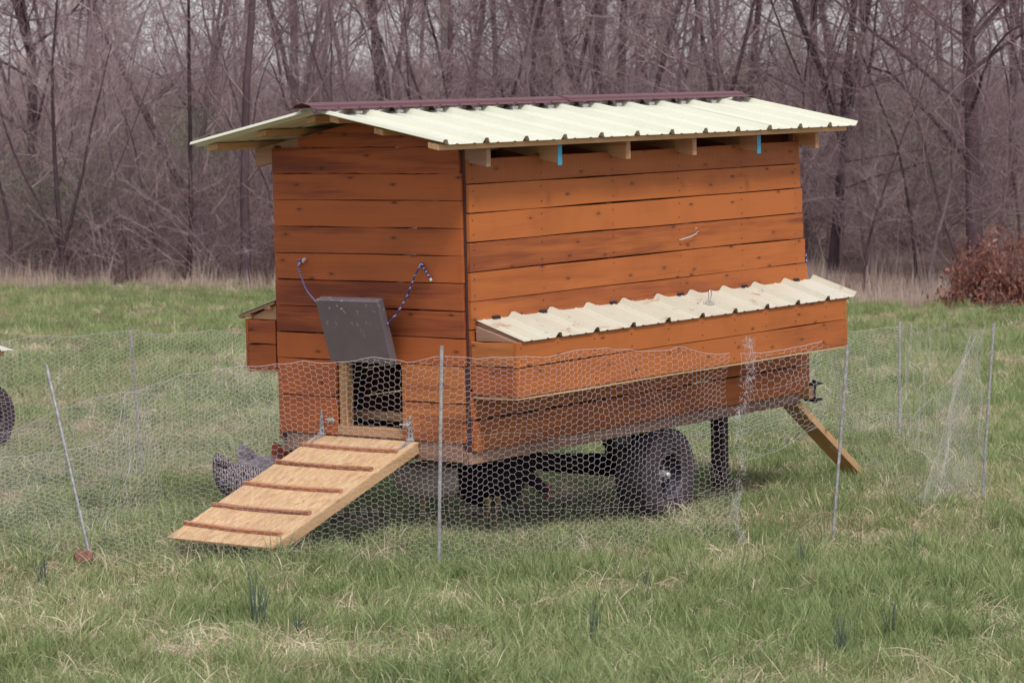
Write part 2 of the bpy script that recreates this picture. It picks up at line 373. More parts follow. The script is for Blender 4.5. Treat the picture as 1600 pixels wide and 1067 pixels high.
MB().box((.16,.30,-1.225),(.20,.86,-1.18)).build('inner_step', M['pine_y'], coop, bevel=.003)
MB().box((.004,.39,-.918),(.03,.80,-.885)).build('door_header', M['inner'], coop)
# base frame
MB().box((-.010,.000,-1.383),(2.945,.038,-1.3245)).build('base_beam', M['beam'], coop, bevel=.003)
MB().box((.0,W-.04,-1.383),(2.945,W,-1.3245)).build('base_beam', M['beam'], coop, bevel=.003)
MB().box((-.012,.0405,-1.375),(.026,1.13,-1.2845)).build('base_beam', M['beam_y'], coop, bevel=.003)
MB().box((2.87,.0405,-1.38),(2.915,W-.042,-1.3245)).build('base_beam', M['beam_y'], coop, bevel=.003)
for x in (.6,1.25,1.9,2.4):
    MB().box((x,.041,-1.38),(x+.04,W-.043,-1.3245)).build('base_beam', M['beam_y'], coop)
MB().box((.02,1.07,-1.43),(.07,1.13,-1.385)).build('frame_block', M['black'], coop)
# rafters (both slopes) and purlins
PT = .030
for i, x in enumerate((.0,.56,1.135,1.725,2.335,2.925)):
    for s_ in (0, 1):
        y0, y1 = (-.125,.5845) if s_ == 0 else (.5875,1.30)
        za = [roof_z(y0)-PT-.006, roof_z(y1)-PT-.006]
        dz = .088
        v = [(x,y0,za[0]-dz),(x+.036,y0,za[0]-dz),(x+.036,y1,za[1]-dz),(x,y1,za[1]-dz),(x,y0,za[0]),(x+.036,y0,za[0]),(x+.036,y1,za[1]),(x,y1,za[1])]
        if i == 0: v = [(p[0]+.004 if k in (0,3,4,7) else p[0], p[1], p[2]) for k, p in enumerate(v)]
        r_ = MB().hexa(v).build('rafter', M['beam_y'] if i < 1 else M['pine_y'], coop, bevel=.0015)
        if i in (1, 4) and s_ == 0:
            MB().box((x-.004,y0-.004,za[0]-dz-.010),(x+.030,y0-.001,za[0]-.002)).build('tape_strip', M['tape'], r_)
for yc, w_ in ((-.128,.060),(.215,.055),(.50,.055),(.672,.055),(.985,.055),(1.30,.060)):
    x0 = -.335 + rnd.uniform(-.02,.02)
    if yc < -.1: x0 = -.395
    if yc == .215: x0 = -.36
    if yc > .6: x0 = -.300
    x1 = 3.20
    v = []
    for z_off in (-PT, -.003):
        for (x, y) in ((x0,yc-w_/2),(x1,yc-w_/2),(x1,yc+w_/2),(x0,yc+w_/2)): v.append((x, y, roof_z(y)+z_off))
    MB().hexa(v).build('purlin', M['pine'], coop, bevel=.002)
# ribbed steel panels
PITCH = .3048
def rib_profile(u, h=.024):      # height of sheet at distance u (m) from a major rib centre, u in [0,PITCH)
    u = u % PITCH; u = min(u, PITCH-u)
    if u < .011: return h
    if u < .028: return h*(1-(u-.011)/.017)
    for c in (.088,):
        if abs(u-c) < .013: return .0035*(1-max(0,(abs(u-c)-.006)/.007)) if abs(u-c) > .006 else .0035
    return 0.0
def panel(name, x0, x1, rib0, ya, za, yb, zb, mt, par, th=.0012, jit=0, nudge=0.0):
    """steel sheet from (ya,za) to (yb,zb), ribs running across"""
    us = set([x0, x1]); k0 = math.floor((x0-rib0)/PITCH)-1
    for k in range(k0, k0+8+int((x1-x0)/PITCH)):
        for d in (-.101,-.094,-.082,-.075,-.028,-.011,.011,.028,.075,.082,.094,.101):
            u = rib0+k*PITCH+d
            if x0 < u < x1: us.add(u)
    us = sorted(us); nrm = np.array([0, -(zb-za), (yb-ya)]); nrm = nrm/np.linalg.norm(nrm)
    if nrm[2] < 0: nrm = -nrm
    rows_ = 7; v = []
    for lay in (0, 1):
        for j in range(rows_):
            t_ = j/(rows_-1)
            for u in us:
                h = rib_profile(u-rib0) + lay*th + nudge + jit*math.sin(u*9+j*2.1)*.5
                p = np.array([u, ya+(yb-ya)*t_, za+(zb-za)*t_]) + nrm*h; v.append(p)
    n = len(us); f = []
    for lay in (0, 1):
        o = lay*rows_*n
        for j in range(rows_-1):
            for k in range(n-1): f.append((o+j*n+k, o+j*n+k+1, o+(j+1)*n+k+1, o+(j+1)*n+k))
    o = rows_*n
    for k in range(n-1): f += [(k,k+1,o+k+1,o+k), ((rows_-1)*n+k,(rows_-1)*n+k+1,o+(rows_-1)*n+k+1,o+(rows_-1)*n+k)]
    for j in range(rows_-1): f += [(j*n,(j+1)*n,o+(j+1)*n,o+j*n), (j*n+n-1,(j+1)*n+n-1,o+(j+1)*n+n-1,o+j*n+n-1)]
    return MB().add(v, f).build(name, mt, par)
rib0 = -.379
for k in range(4):
    x0 = rib0 - (.02 if k == 0 else .0) + k*3*PITCH; x1 = rib0 + (k+1)*3*PITCH + (.03 if k < 3 else -.01)
    rp = panel('roof_panel', x0, x1, rib0, -.184+rnd.uniform(-.002,.002), roof_z(-.184), .545, roof_z(.545), M['cream'], coop, nudge=.0015*(k%2)+.0005)
    for x in np.arange(rib0+PITCH/2+k*3*PITCH, x1-.1, PITCH):
        for y in (-.128, .215, .50):
            MB().lathe([(.0001,.006),(.006,.005),(.0065,.0)], 2, (x-.105, y, roof_z(y)+.001), 6).build('screw', M['cream_dirty'], rp)
    panel('roof_panel', x0+.02, x1+.02, rib0+.02, 1.372, roof_z(1.372), .627, roof_z(.627), M['cream'], coop, nudge=.0015*(k%2)+.0005)
# ridge cap: a rounded hat with two flanges, in two lengths
def cap(x0, x1, dz):
    prof = [(-.100,-.018),(-.080,-.015),(-.055,-.010),(-.048,.000),(0,.012),(.048,.000),(.055,-.010),(.080,-.015),(.100,-.018)]
    zc = roof_z(.586)+.035+dz
    outer = [(.586+a, zc+b_) for a, b_ in prof]; inner = [(.586+a, zc+b_-.002) for a, b_ in prof][::-1]
    v = []; poly = outer+inner; n = len(prof)
    for x in (x0, x1):
        for p in poly: v.append((x, p[0], p[1]))
    N = 2*n; f = []
    for i in range(N): f.append((i,(i+1)%N,N+(i+1)%N,N+i))
    for i in range(n-1):
        for b_ in (0, N): f.append((b_+i, b_+i+1, b_+N-2-i, b_+N-1-i))
    return MB().add(v, f).build('ridge_cap', M['cap'], coop)
c1 = cap(-.46, 1.62, 0); c2 = cap(1.56, 3.265, .0035)
for x in np.arange(-.3, 3.2, .1524):
    for y in (.500,):
        MB().lathe([(.0001,.005),(.0065,.004),(.007,.0)], 2, (x, y, roof_z(.586)+.019), 6).build('screw', M['cap'], c1 if x < 1.6 else c2)
for k in range(1, 12):
    x = rib0 + k*PITCH
    MB().box((x-.085,.512,roof_z(.512)+.003),(x-.035,.530,roof_z(.53)+.016)).build('foam_closure', M['foam'], coop, bevel=.003)
# nest boxes
def nest_box(side):
    near = side < 0
    if near: d, zt, zg, zb, x0, x1, lzi, lzo, ly = .279,-.806,-.918,-1.055,-.005,2.969,-.712,-.806,.292
    else:    d, zt, zg, zb, x0, x1, lzi, lzo, ly = .215,-.745,-.862,-.985,-.005,2.969,-.645,-.735,.272
    y = lambda a: -.0185-a if near else W+.0185+a
    def bx(a, b_): # box with mirrored y
        ya, yb = y(a[1]), y(b_[1]); return (a[0],min(ya,yb),a[2]), (b_[0],max(ya,yb),b_[2])
    dd = d-.0185
    a, b_ = bx((x0+.02,.001,zb+.004),(x1-.02,dd-.019,zb+.018))
    nb = MB().box(a, b_).build('nest_box', M['side'], coop)
    for z0, z1 in ((zg+.003, zt+.004), (zb+.001, zg-.002)):
        yy = sorted((y(dd), y(dd-.018)))
        board_x('board', x0, x1+(.006 if z1 < zg else 0), z0, z1, yy[0], yy[1], M['side'], nb)
    yy = sorted((y(dd-.003), y(dd-.022)))
    board_x('trim_strip', x0+.003, x1-.01, zb-.014, zb-.0015, yy[0], yy[1], M['pine'], nb)
    for xe in (x0, x1-.02):
        yy = sorted((y(.001), y(dd-.019)))
        for z0, z1, mt in ((zg+.003, zt+.001, 'end_light' if near else 'end'), (zb+.001, zg-.002, 'end')):
            board_y('board', yy[0], yy[1], z0, z1, xe, xe+.018, M[mt], nb)
        board_y('trim_strip', yy[0], yy[1], zb-.014, zb-.0015, xe+.003, xe+.02, M['pine_y'], nb)
        ya, yb = y(.012), y(dd-.022)
        v = [(xe+.022,ya,zt+.004),(xe+.04,ya,zt+.004),(xe+.04,yb,zt+.004),(xe+.022,yb,zt+.004),
             (xe+.022,ya,lzi-.022),(xe+.04,ya,lzi-.022),(xe+.04,yb,lzo+.006),(xe+.022,yb,lzo+.006)]
        MB().hexa(v).build('gable_piece', M['beam_y'] if near else M['pine_y'], nb, bevel=.001)
    lx0, lx1 = (.035, 3.052) if near else (-.01, 3.04)
    # plywood lid with the steel on it
    ya, yb = y(.004), y(ly-.030)
    sl = (lzi-lzo)/(ly)
    z_ = lambda a: lzi - sl*a
    v = []
    for o in (-.013, -.001):
        for (x, a_) in ((lx0+.004,.004),(lx1-.05,.004),(lx1-.05,ly-.034),(lx0+.004,ly-.034)): v.append((x, y(a_), z_(a_)+o-.002))
    lid = MB().hexa(v).build('lid', M['beam_y'], nb)
    panel('roof_panel', lx0, lx1, lx0+(.279 if near else .15), y(ly-.02), z_(ly-.02), y(-.002), z_(-.002), M['cream_dirty'], lid, nudge=.001)
    if near:
        for x in (.16,.53,1.12,1.72,2.33,2.85):
            hb = MB(); hb.box((x,-.0235,lzi-.002),(x+.055,-.0185,lzi+.016)); hb.tube([(x,-.026,lzi+.003),(x+.055,-.026,lzi+.003)], .004, 6)
            hb.build('hinge', M['black'], lid)
    else:
        for a_ in (.03, .16):
            MB().box((x0+.0,y(a_),z_(a_)-.034),(x0+.9,y(a_+.04),z_(a_)-.018)).build('lid_batten', M['pine'], lid)
    return nb
nest_box(-1); nest_box(1)
nm_ = MB()
def nails(xs_, rows_, yy):
    for x in xs_:
        for z0, z1 in rows_:
            for zz in (z0+.028, z1-.028):
                nm_.lathe([(.0001,0),(.0032,0),(.0034,.0018)], 1, (x+rnd.uniform(-.006,.006), yy, zz+rnd.uniform(-.006,.006)), 6)
nails((.03,.57,1.16,1.75,2.34,2.88), [(r_[0], r_[1]) for r_ in rows[:6]], -.0202)
nails((.03,.32,.62,.93,1.25,1.55,1.85,2.15,2.45,2.75,2.94), [(-.915,-.802),(-1.054,-.920)], -.2812)
o_ = nm_.build('nail_heads', M['black'], coop, fix=False); o_['kind'] = 'stuff'
# hook on the side wall
MB().tube([(1.745,-.020,-.425),(1.75,-.034,-.422),(1.82,-.036,-.413),(1.88,-.036,-.400),(1.893,-.037,-.388),(1.886,-.037,-.374),(1.868,-.036,-.372)], .0028, 6).build('hook', M['chrome'], coop)
# pull-up flap over the door
fb = MB()
b0, t0 = np.array([-.093,0,-.917]), np.array([-.190,0,-.616]); up_ = (t0-b0)/np.linalg.norm(t0-b0); nr = np.array([up_[2],0,-up_[0]])
th_ = .048
v = []
for base in (b0, t0):
    for (off, yy) in ((0,.39),(th_,.39),(th_,.77),(0,.77)):
        p = base + nr*off; v.append((p[0], yy, p[2]))
v = [v[0],v[1],v[2],v[3],v[4],v[5],v[6],v[7]]
flap = fb.hexa(v).build('door_flap', M['flap'], coop, bevel=.003)
MB().tube([(-.186,.60,-.66),(-.21,.59,-.652)], .004, 5).build('nail', M['galv'], flap)
def rope(pts, name='rope', r=.0042):
    P_ = [np.array(p) for p in pts]; out = []
    for i in range(len(P_)-1):
        a = P_[max(i-1,0)]; b_ = P_[i]; c_ = P_[i+1]; d_ = P_[min(i+2,len(P_)-1)]
        for k in range(5):
            s_ = k/5; out.append(.5*((2*b_)+(-a+c_)*s_+(2*a-5*b_+4*c_-d_)*s_*s_+(-a+3*b_-3*c_+d_)*s_**3))
    out.append(P_[-1]); return MB().tube(out, r, 6).build(name, M['rope'], coop, smooth=True)
r1 = rope([(-.022,.985,-.447),(-.032,1.003,-.455),(-.036,1.003,-.475),(-.06,.965,-.52),(-.11,.89,-.58),(-.155,.80,-.625),(-.165,.770,-.640)])
MB().tube([(-.022,.985,-.450),(-.034,.972,-.440),(-.036,.962,-.436)], .0075, 6).build('rope_end', M['white'], r1)
MB().lathe([(.0001,-.012),(.010,-.007),(.012,0),(.010,.007),(.0001,.012)], 1, (-.032,1.000,-.452), 8).build('knot', M['rope'], r1, smooth=True)
r2 = rope([(-.020,.246,-.448),(-.034,.252,-.456),(-.045,.275,-.50),(-.070,.310,-.60),(-.10,.350,-.68),(-.125,.388,-.725)])
MB().lathe([(.0001,-.012),(.010,-.007),(.012,0),(.010,.007),(.0001,.012)], 1, (-.030,.248,-.450), 8).build('knot', M['rope'], r2, smooth=True)
MB().tube([(-.030,.246,-.452),(-.034,.225,-.470),(-.032,.205,-.497),(-.030,.196,-.512)], .005, 6).build('rope_tail', M['rope'], r2, smooth=True)
MB().tube([(-.030,.196,-.512),(-.030,.190,-.524)], .0062, 6).build('rope_end', M['white'], r2)
rope([(2.98,.03,-.555),(3.012,.02,-.545),(3.035,.015,-.56),(3.045,.015,-.62),(3.05,.02,-.72)])
# ramp with strand board deck, side rails and shingle cleats; strap hinges at its top
th0 = np.array([-.018, 0, -1.287]); tf = np.array([-1.088, 0, -1.644]); ud = (tf-th0)/np.linalg.norm(tf-th0); nn = np.array([-ud[2],0,ud[0]])
if nn[2] < 0: nn = -nn
Lr = np.linalg.norm(tf-th0)
def rp(s_, y_, h): p = th0+ud*s_+nn*h; return (p[0], y_, p[2])
def rbox(s0, s1, y0, y1, h0, h1):
    return MB().hexa([rp(s0,y0,h0),rp(s1,y0,h0),rp(s1,y1,h0),rp(s0,y1,h0),rp(s0,y0,h1),rp(s1,y0,h1),rp(s1,y1,h1),rp(s0,y1,h1)])
ramp = rbox(.004, Lr, .296, .928, -.012, 0).build('ramp', M['osb'], coop, bevel=.001)
for y0 in (.2965, .889): rbox(.012, Lr-.06, y0, y0+.038, -.052, -.0125).build('side_rail', M['pine'], ramp, bevel=.002)
for s_, sk in ((.135,.0),(.335,.0),(.570,.0),(.805,.0),(1.020,.02)):
    mb = MB(); v = []; n = 6
    for k in range(n+1):
        y_ = .330+(.600)*k/n; bow = .010*math.sin(math.pi*k/n)+rnd.uniform(-.002,.002)
        for (a_, h_) in ((s_+bow-.020,.0012),(s_+bow,.0012),(s_+bow,.0165+rnd.uniform(-.0015,.0025)),(s_+bow-.020,.0145)): v.append(rp(a_-sk*k/n, y_, h_))
    f = [(0,1,2,3),(4*n+3,4*n+2,4*n+1,4*n)]
    for k in range(n):
        a = 4*k
        for q in range(4): f.append((a+q, a+4+q, a+4+(q+1)%4, a+(q+1)%4))
    mb.add(v, f).build('cleat', M['cleat'], ramp)
for yc in (.345, .895):
    mb = MB(); v = []
    for x in (-.0225,-.0190): v += [(x,yc-.016,-1.278),(x,yc+.016,-1.278),(x,yc+.005,-1.165),(x,yc-.005,-1.165)]
    mb.add(v, [(0,1,2,3),(7,6,5,4),(0,4,5,1),(1,5,6,2),(2,6,7,3),(3,7,4,0)])
    mb.tube([(-.024,yc-.020,-1.281),(-.024,yc+.020,-1.281)], .006, 8)
    mb.hexa([rp(.005,yc-.016,.0005),rp(.125,yc-.005,.0005),rp(.125,yc+.005,.0005),rp(.005,yc+.016,.0005),rp(.005,yc-.016,.004),rp(.125,yc-.005,.004),rp(.125,yc+.005,.004),rp(.005,yc+.016,.004)])
    h_ = mb.build('hinge', M['galv'], ramp)
    for zz in (-1.185,-1.21,-1.24,-1.262):
        MB().lathe([(.0001,-.003),(.0035,-.002),(.004,0)], 0, (0,0,0), 6).build('screw', M['black'], h_).location = (-.0228, yc+rnd.uniform(-.004,.004), zz)
for yc in (.835, .372):   # small barrel bolts beside the door
    mb = MB(); mb.box((-.0215,yc-.016,-1.222),(-.0185,yc+.016,-1.196)); mb.tube([(-.027,yc-.030,-1.209),(-.027,yc+.030,-1.209)], .0045, 8)
    mb.box((-.031,yc-.010,-1.217),(-.0216,yc-.004,-1.201)); mb.box((-.031,yc+.006,-1.217),(-.0216,yc+.012,-1.201)); mb.tube([(-.03,yc,-1.209),(-.042,yc,-1.222)], .003, 6)
    mb.build('latch', M['chrome'], coop)
# running gear
def wheel(yc, sgn):
    ax = (1.605, yc, -1.618)
    rt, ri, hw = .242, .118, .102
    prof = [(ri-.004,-hw*.72),(ri+.012,-hw*.92),(ri+.035,-hw*1.0),(.198,-hw*1.02),(.220,-hw*.95),(.233,-hw*.80),(.239,-hw*.55),(rt,-hw*.2),(rt,hw*.2),(.239,hw*.55),(.233,hw*.80),(.220,hw*.95),(.198,hw*1.02),(ri+.035,hw),(ri+.012,hw*.92),(ri-.004,hw*.72)]
    w_ = empty('wheel', ax); w_.parent = coop
    ty = MB().lathe(prof, 1, (0,0,0), 48).build('tyre', M['rubber'], w_, smooth=True)
    for k in range(40):      # tread blocks
        a = 2*math.pi*k/40
        for q, (ya, yb) in enumerate(((-.085,-.050),(-.042,-.006),(.006,.042),(.050,.085))):
            if k % 1 == 0:
                pass
    tb = MB()
    for k in range(44):
        for q, (ya, yb) in enumerate(((-.084,-.048),(-.040,-.006),(.006,.040),(.048,.084))):
            a = 2*math.pi*(k+.5*(q%2))/44; da = .045
            r0 = .230; r1 = .2425 if q in (1,2) else .2385
            v = []
            for r_ in (r0, r1):
                for (aa, yy) in ((a-da,ya),(a+da,ya),(a+da,yb),(a-da,yb)): v.append((r_*math.cos(aa), yy, r_*math.sin(aa)))
            tb.hexa(v)
    tr = tb.build('tread', M['rubber'], w_); tr['kind'] = 'stuff'
    o = -hw*.72*sgn
    s = sgn
    rim_p = [(ri+.004,-hw*.80*s),(ri+.010,-hw*.88*s),(ri-.002,-hw*.86*s),(ri-.010,-hw*.60*s),(.096,-hw*.25*s),(.080,-hw*.30*s),(.060,-hw*.42*s),(.045,-hw*.36*s),(.030,-hw*.34*s),(.0005,-hw*.34*s)]
    rm = MB().lathe(rim_p, 1, (0,0,0), 40).build('rim', M['rim'], w_, smooth=True)
    MB().lathe([(ri-.012,-hw*.84*s),(ri-.004,-hw*.93*s),(ri+.006,-hw*.97*s),(ri+.012,-hw*.90*s)], 1, (0,0,0), 40).build('rim_lip', M['lip'], w_, smooth=True)
    MB().lathe([(.0005,-.088*s),(.014,-.086*s),(.019,-.076*s),(.021,-.06*s),(.030,-.030*s)], 1, (0,0,0), 20).build('hub', M['galv'], w_, smooth=True)
    for k in range(5):
        a = 2*math.pi*k/5+.3
        MB().lathe([(.0005,-.050*s),(.008,-.050*s),(.009,-.030*s)], 1, (.038*math.cos(a),0,.038*math.sin(a)), 6).build('wheel_nut', M['galv'], w_)
    for k in range(8):  # solid black discs stand for the shade inside vent openings
        a = 2*math.pi*k/8+.1
        MB().lathe([(.0005,-.0300*s),(.0095,-.0305*s),(.011,-.028*s)], 1, (.087*math.cos(a),0,.087*math.sin(a)), 8).build('dark_vent_disc', M['black'], w_)
    return w_
wheel(.055, 1); wheel(W-.055, -1)
MB().tube([(1.605,.10,-1.618),(1.605,W-.10,-1.618)], .028, 10).build('axle', M['black'], coop)
for y_ in (.30, W-.34):
    MB().tube([(.30,y_+.02,-1.400),(.55,y_+.02,-1.425),(.85,y_+.02,-1.470),(1.15,y_+.02,-1.512),(1.45,y_+.02,-1.545),(1.62,y_+.02,-1.575)], [.020,.028,.032,.036,.038,.038], 4).build('spring_arm', M['black'], coop)
    MB().box((1.20,y_-.28 if y_ < .5 else y_+.10,-1.43),(1.34,y_-.20 if y_ < .5 else y_+.18,-1.384)).build('bracket', M['black'], coop, bevel=.003)
    MB().box((1.56,y_-.02,-1.57),(1.65,y_+.04,-1.384)).build('bracket', M['black'], coop, bevel=.003)
    MB().box((.24,y_-.02,-1.44),(.40,y_+.05,-1.384)).build('bracket', M['black'], coop, bevel=.003)
MB().box((2.85,.45,-1.90),(2.91,.53,-1.384)).build('support_leg', M['dark_wood'], coop, bevel=.003)
# clamp bracket at the far end
cl = MB(); cl.tube([(3.055,-.02,-1.39),(3.055,-.02,-1.265)], .009, 8)
for z in (-1.372,-1.285): cl.box((3.00,-.045,z-.006),(3.105,.012,z+.006)); 
cl.lathe([(.0005,.012),(.013,.012),(.013,0),(.0005,0)], 2, (3.055,-.02,-1.279), 6); cl.lathe([(.0005,0),(.013,0),(.013,-.012),(.0005,-.012)], 2, (3.055,-.02,-1.379), 6)
cl.build('clamp', M['black'], coop)
MB().box((2.95,-.05,-1.36),(3.0,.03,-1.295)).build('clamp_block', M['pine_z'], coop, bevel=.002)
# prop board
coop.matrix_world = COOP_M

def c2w(p): return np.array(COOP_M @ Vector(p))
pt, pb = c2w((3.02,.20,-1.315)), c2w((3.925,.20,-1.93)); dv = (pb-pt)/np.linalg.norm(pb-pt)
wy = np.array(COOP_M.to_3x3() @ Vector((0,1,0))); wn_ = np.cross(dv, wy); wn_ /= np.linalg.norm(wn_)
v = []
for base in (pb, pt):
    for (a_, b_) in ((-.055,-.02),(-.055,.02),(.055,.02),(.055,-.02)): v.append(base + wy*a_ + wn_*b_)
pr = MB().hexa(np.array(v)-pb).build('prop_board', M['pine_z'], None, bevel=.002); pr.location = pb
prop(pr, 'thick wooden board leaning as a brace against the far end of the orange coop', 'board')
# chain and snap hook lying on the near nest box lid
ch = empty('snap_hook', c2w((1.79,-.16,-.742)), label='bright steel snap hook and short chain lying on the cream nest box lid', cat='snap hook')
def ring(c, r_, ax1, ax2, w, st=1.7, n=14): return [np.array(c)+np.array(ax1)*r_*st*math.cos(2*math.pi*k/n)+np.array(ax2)*r_*math.sin(2*math.pi*k/n) for k in range(n)]
MB().tube(ring((.01,0,.036),.0095,(0.1,0,1),(.8,.6,0),0,2.6), .0028, 6, True).build('snap', M['chrome'], ch, smooth=True)
for k, (a, b_, c_) in enumerate(((-.07,-.02,-.015),(-.052,-.030,-.008),(-.035,-.018,-.012),(-.020,-.026,-.004),(-.004,-.012,-.008),(.012,-.018,.0),(-.045,-.01,.0),(.022,-.002,-.004))):
    aa = rnd.uniform(0,3.1)
    MB().tube(ring((a,b_,c_),.0075,(math.cos(aa),math.sin(aa),.1),(-math.sin(aa)*.6,math.cos(aa)*.6,.6 if k%2 else .1),0,1.6,10), .0022, 5, True).build('link', M['chrome'], ch, smooth=True)
# ------------------------------------------------------------------ a low cart, at the left edge of the picture
cart = empty('low_cart', (-3.135, 18.5, 0), R(53.1), 'low cart cut off by the left edge, only its tyre and pale lid corner showing', 'cart')
wsrc = [o for o in coop.children if o.name.split('.')[0] == 'wheel'][0]
for yy, flip in ((.20, 0), (1.15, math.pi)):
    w2 = copy_tree(wsrc, cart); w2.matrix_parent_inverse = Matrix.Identity(4); w2.location = (-.07, yy, .212); w2.scale = (.88,.88,.88); w2.rotation_euler = (0,0,flip)
MB().tube([(-.07,.25,.212),(-.07,1.10,.212)], .022, 8).build('axle', M['black'], cart)
MB().box((-2.1,.30,.25),(.02,1.05,.29)).build('bed', M['inner'], cart)
for z0, z1 in ((.292,.42),(.424,.55)):
    board_x('side_board', -2.1, .0, z0, z1, .27, .288, M['side'], cart); board_x('side_board', -2.1, .0, z0, z1, 1.062, 1.08, M['side'], cart)
    board_y('end_board', .29, 1.06, z0, z1, -.018, .0, M['end'], cart); board_y('end_board', .29, 1.06, z0, z1, -2.10, -2.082, M['end'], cart)
MB().hexa([(-2.13,.02,.605),(-.05,.02,.605),(-.05,1.12,.81),(-2.13,1.12,.81),(-2.13,.02,.640),(-.05,.02,.640),(-.05,1.12,.845),(-2.13,1.12,.845)]).build('lid_board', M['pine'], cart)
MB().box((-2.05,.30,.552),(-.1,.34,.573)).build('batten', M['pine'], cart)
panel('roof_panel', -2.18, .0, -.14, -.02, .640, 1.16, .86, M['cream_dirty'], cart)

# ------------------------------------------------------------------ hens
def feather(name, a, b_, barred=0.0, scale=26.0):
    m = mat(name, a, .75, spec=.2); t = NT(m); tc = t.n('ShaderNodeTexCoord'); v = tc.outputs['Object']
    n = t.noise(v, 22, 4, .6); col = t.ramp(n, [(.35,a),(.68,b_)])
    if barred:
        w = t.n('ShaderNodeTexWave', bands_direction='X', inp={'Vector':v,'Scale':scale,'Distortion':7.0,'Detail':2,'Detail Scale':3.5})
        col = t.mix(t.math('MULTIPLY', t.ramp(w.outputs['Fac'], [(.45,(0,0,0)),(.6,(1,1,1))]), barred), col, (.36,.32,.34))
    vo = t.n('ShaderNodeTexVoronoi', inp={'Vector':t.map(v,(1,1.4,1.8)),'Scale':42.0})
    t.l(col, t.b.inputs['Base Color']); t.bump(vo.outputs['Distance'], .8, .006); return m
M['comb'] = mat('red_comb', (.32,.03,.03), .6); M['beak'] = mat('beak_horn', (.35,.22,.10), .5); M['leg'] = mat('hen_leg', (.38,.25,.10), .7)
def hen(label, loc, rz, fm, scale=1.0, pose='up', dark_tail=None):
    h = empty('hen', loc, rz, label, 'hen', 'hens beside and under the orange coop'); h.scale = (scale,)*3
    body = [(-.215,.372,.006,.018),(-.207,.345,.014,.036),(-.192,.308,.034,.056),(-.168,.262,.064,.086),(-.130,.226,.086,.108),(-.050,.210,.092,.102),(.010,.200,.092,.100),(.065,.208,.084,.092),(.105,.232,.064,.074)]
    if pose == 'up': body += [(.130,.268,.044,.052),(.145,.305,.032,.037),(.153,.338,.026,.028),(.163,.362,.024,.024),(.178,.368,.019,.019),(.190,.366,.008,.009)]
    else: body += [(.145,.238,.046,.050),(.185,.215,.034,.037),(.220,.185,.028,.029),(.245,.160,.025,.026),(.262,.148,.020,.020),(.274,.140,.008,.009)]
    n = 16; v = []; S = np.array(body)
    for i, (x, z, w_, hh) in enumerate(body):
        a = S[max(i-1,0),:2]; b_ = S[min(i+1,len(S)-1),:2]; d = (b_-a)/np.linalg.norm(b_-a); nr_ = np.array([-d[1], d[0]])
        for k in range(n):
            t_ = 2*math.pi*k/n; c_, s_ = math.cos(t_), math.sin(t_)
            q = .85 if s_ < 0 else 1.0
            v.append((x+nr_[0]*hh*s_*q, w_*c_, z+nr_[1]*hh*s_*q))
    m_ = len(body); f = [(i*n+k, i*n+(k+1)%n, (i+1)*n+(k+1)%n, (i+1)*n+k) for i in range(m_-1) for k in range(n)]
    f += [tuple(range(n))[::-1], tuple(range((m_-1)*n, m_*n))]
    b = MB().add(v, f).build('body', fm, h, smooth=True)
    sub = b.modifiers.new('smooth', 'SUBSURF'); sub.levels = 1; sub.render_levels = 1
    for s in (-1, 1):
        prof = [(-.115,.235,.0),(-.085,.195,.030),(-.03,.165,.040),(.035,.165,.040),(.072,.195,.030),(.080,.225,.012),(.04,.245,.012),(-.04,.250,.010)]
        v = []; cx, cz = 0, .205
        for (x, z, _) in prof: v.append((x, s*.078, z))
        v.append((-.01, s*.106, .205)); k_ = len(prof)
        MB().add(v, [(i,(i+1)%k_,k_) for i in range(k_)]).build('wing', fm, h, smooth=True)
        lx = .015 + (.02 if s > 0 else -.015)
        MB().tube([(lx,s*.038,.125),(lx+.006,s*.040,.085)], [.022,.010], 8).tube([(lx+.006,s*.040,.09),(lx-.004,s*.040,.008)], .0055, 6).tube([(lx-.004,s*.040,.006),(lx+.045,s*.042,.004)], .004, 5).tube([(lx-.004,s*.040,.006),(lx+.035,s*.064,.004)], .004, 5).tube([(lx-.004,s*.040,.006),(lx+.035,s*.018,.004)], .004, 5).tube([(lx,s*.040,.006),(lx-.028,s*.040,.004)], .004, 5).build('leg', M['leg'], h)
    if pose == 'up': bx_, bz_, dx, dz = .188,.366,1,-.15
    else: bx_, bz_, dx, dz = .272,.141,.8,-.6
    MB().tube([(bx_-.004,0,bz_),(bx_+.012*dx,0,bz_+.012*dz),(bx_+.024*dx,0,bz_+.024*dz-.003)], [.008,.006,.001], 6).build('beak', M['beak'], h)
    px_, pz_ = dx, dz; qx, qz = -dz, dx
    cb = [(-.034,.014),(-.030,.036),(-.022,.028),(-.016,.042),(-.008,.030),(0,.040),(.004,.024),(.006,.010)]
    cb = [(bx_-.006+a*px_+b_*qx, bz_+a*pz_+b_*qz) for a, b_ in cb]
    v = [(x,-.0025,z) for x, z in cb]+[(x,.0025,z) for x, z in cb]; k_ = len(cb)
    MB().add(v, [tuple(range(k_)), tuple(range(k_,2*k_))[::-1]]+[(i,(i+1)%k_,k_+(i+1)%k_,k_+i) for i in range(k_)]).build('comb', M['comb'], h)
    for s in (-1, 1): 
        MB().lathe([(.0001,-.011),(.006,-.006),(.007,0),(.004,.009),(.0001,.012)], 2, (bx_-.004-.008*qx, s*.006, bz_-.008*qz-.016), 8).build('wattle', M['comb'], h, smooth=True)
        MB().lathe([(.0001,-.003),(.003,0),(.0001,.003)], 1, (bx_-.018*px_+.004*qx, s*.0205, bz_-.018*pz_+.004*qz+.002), 8).build('eye', M['black'], h)
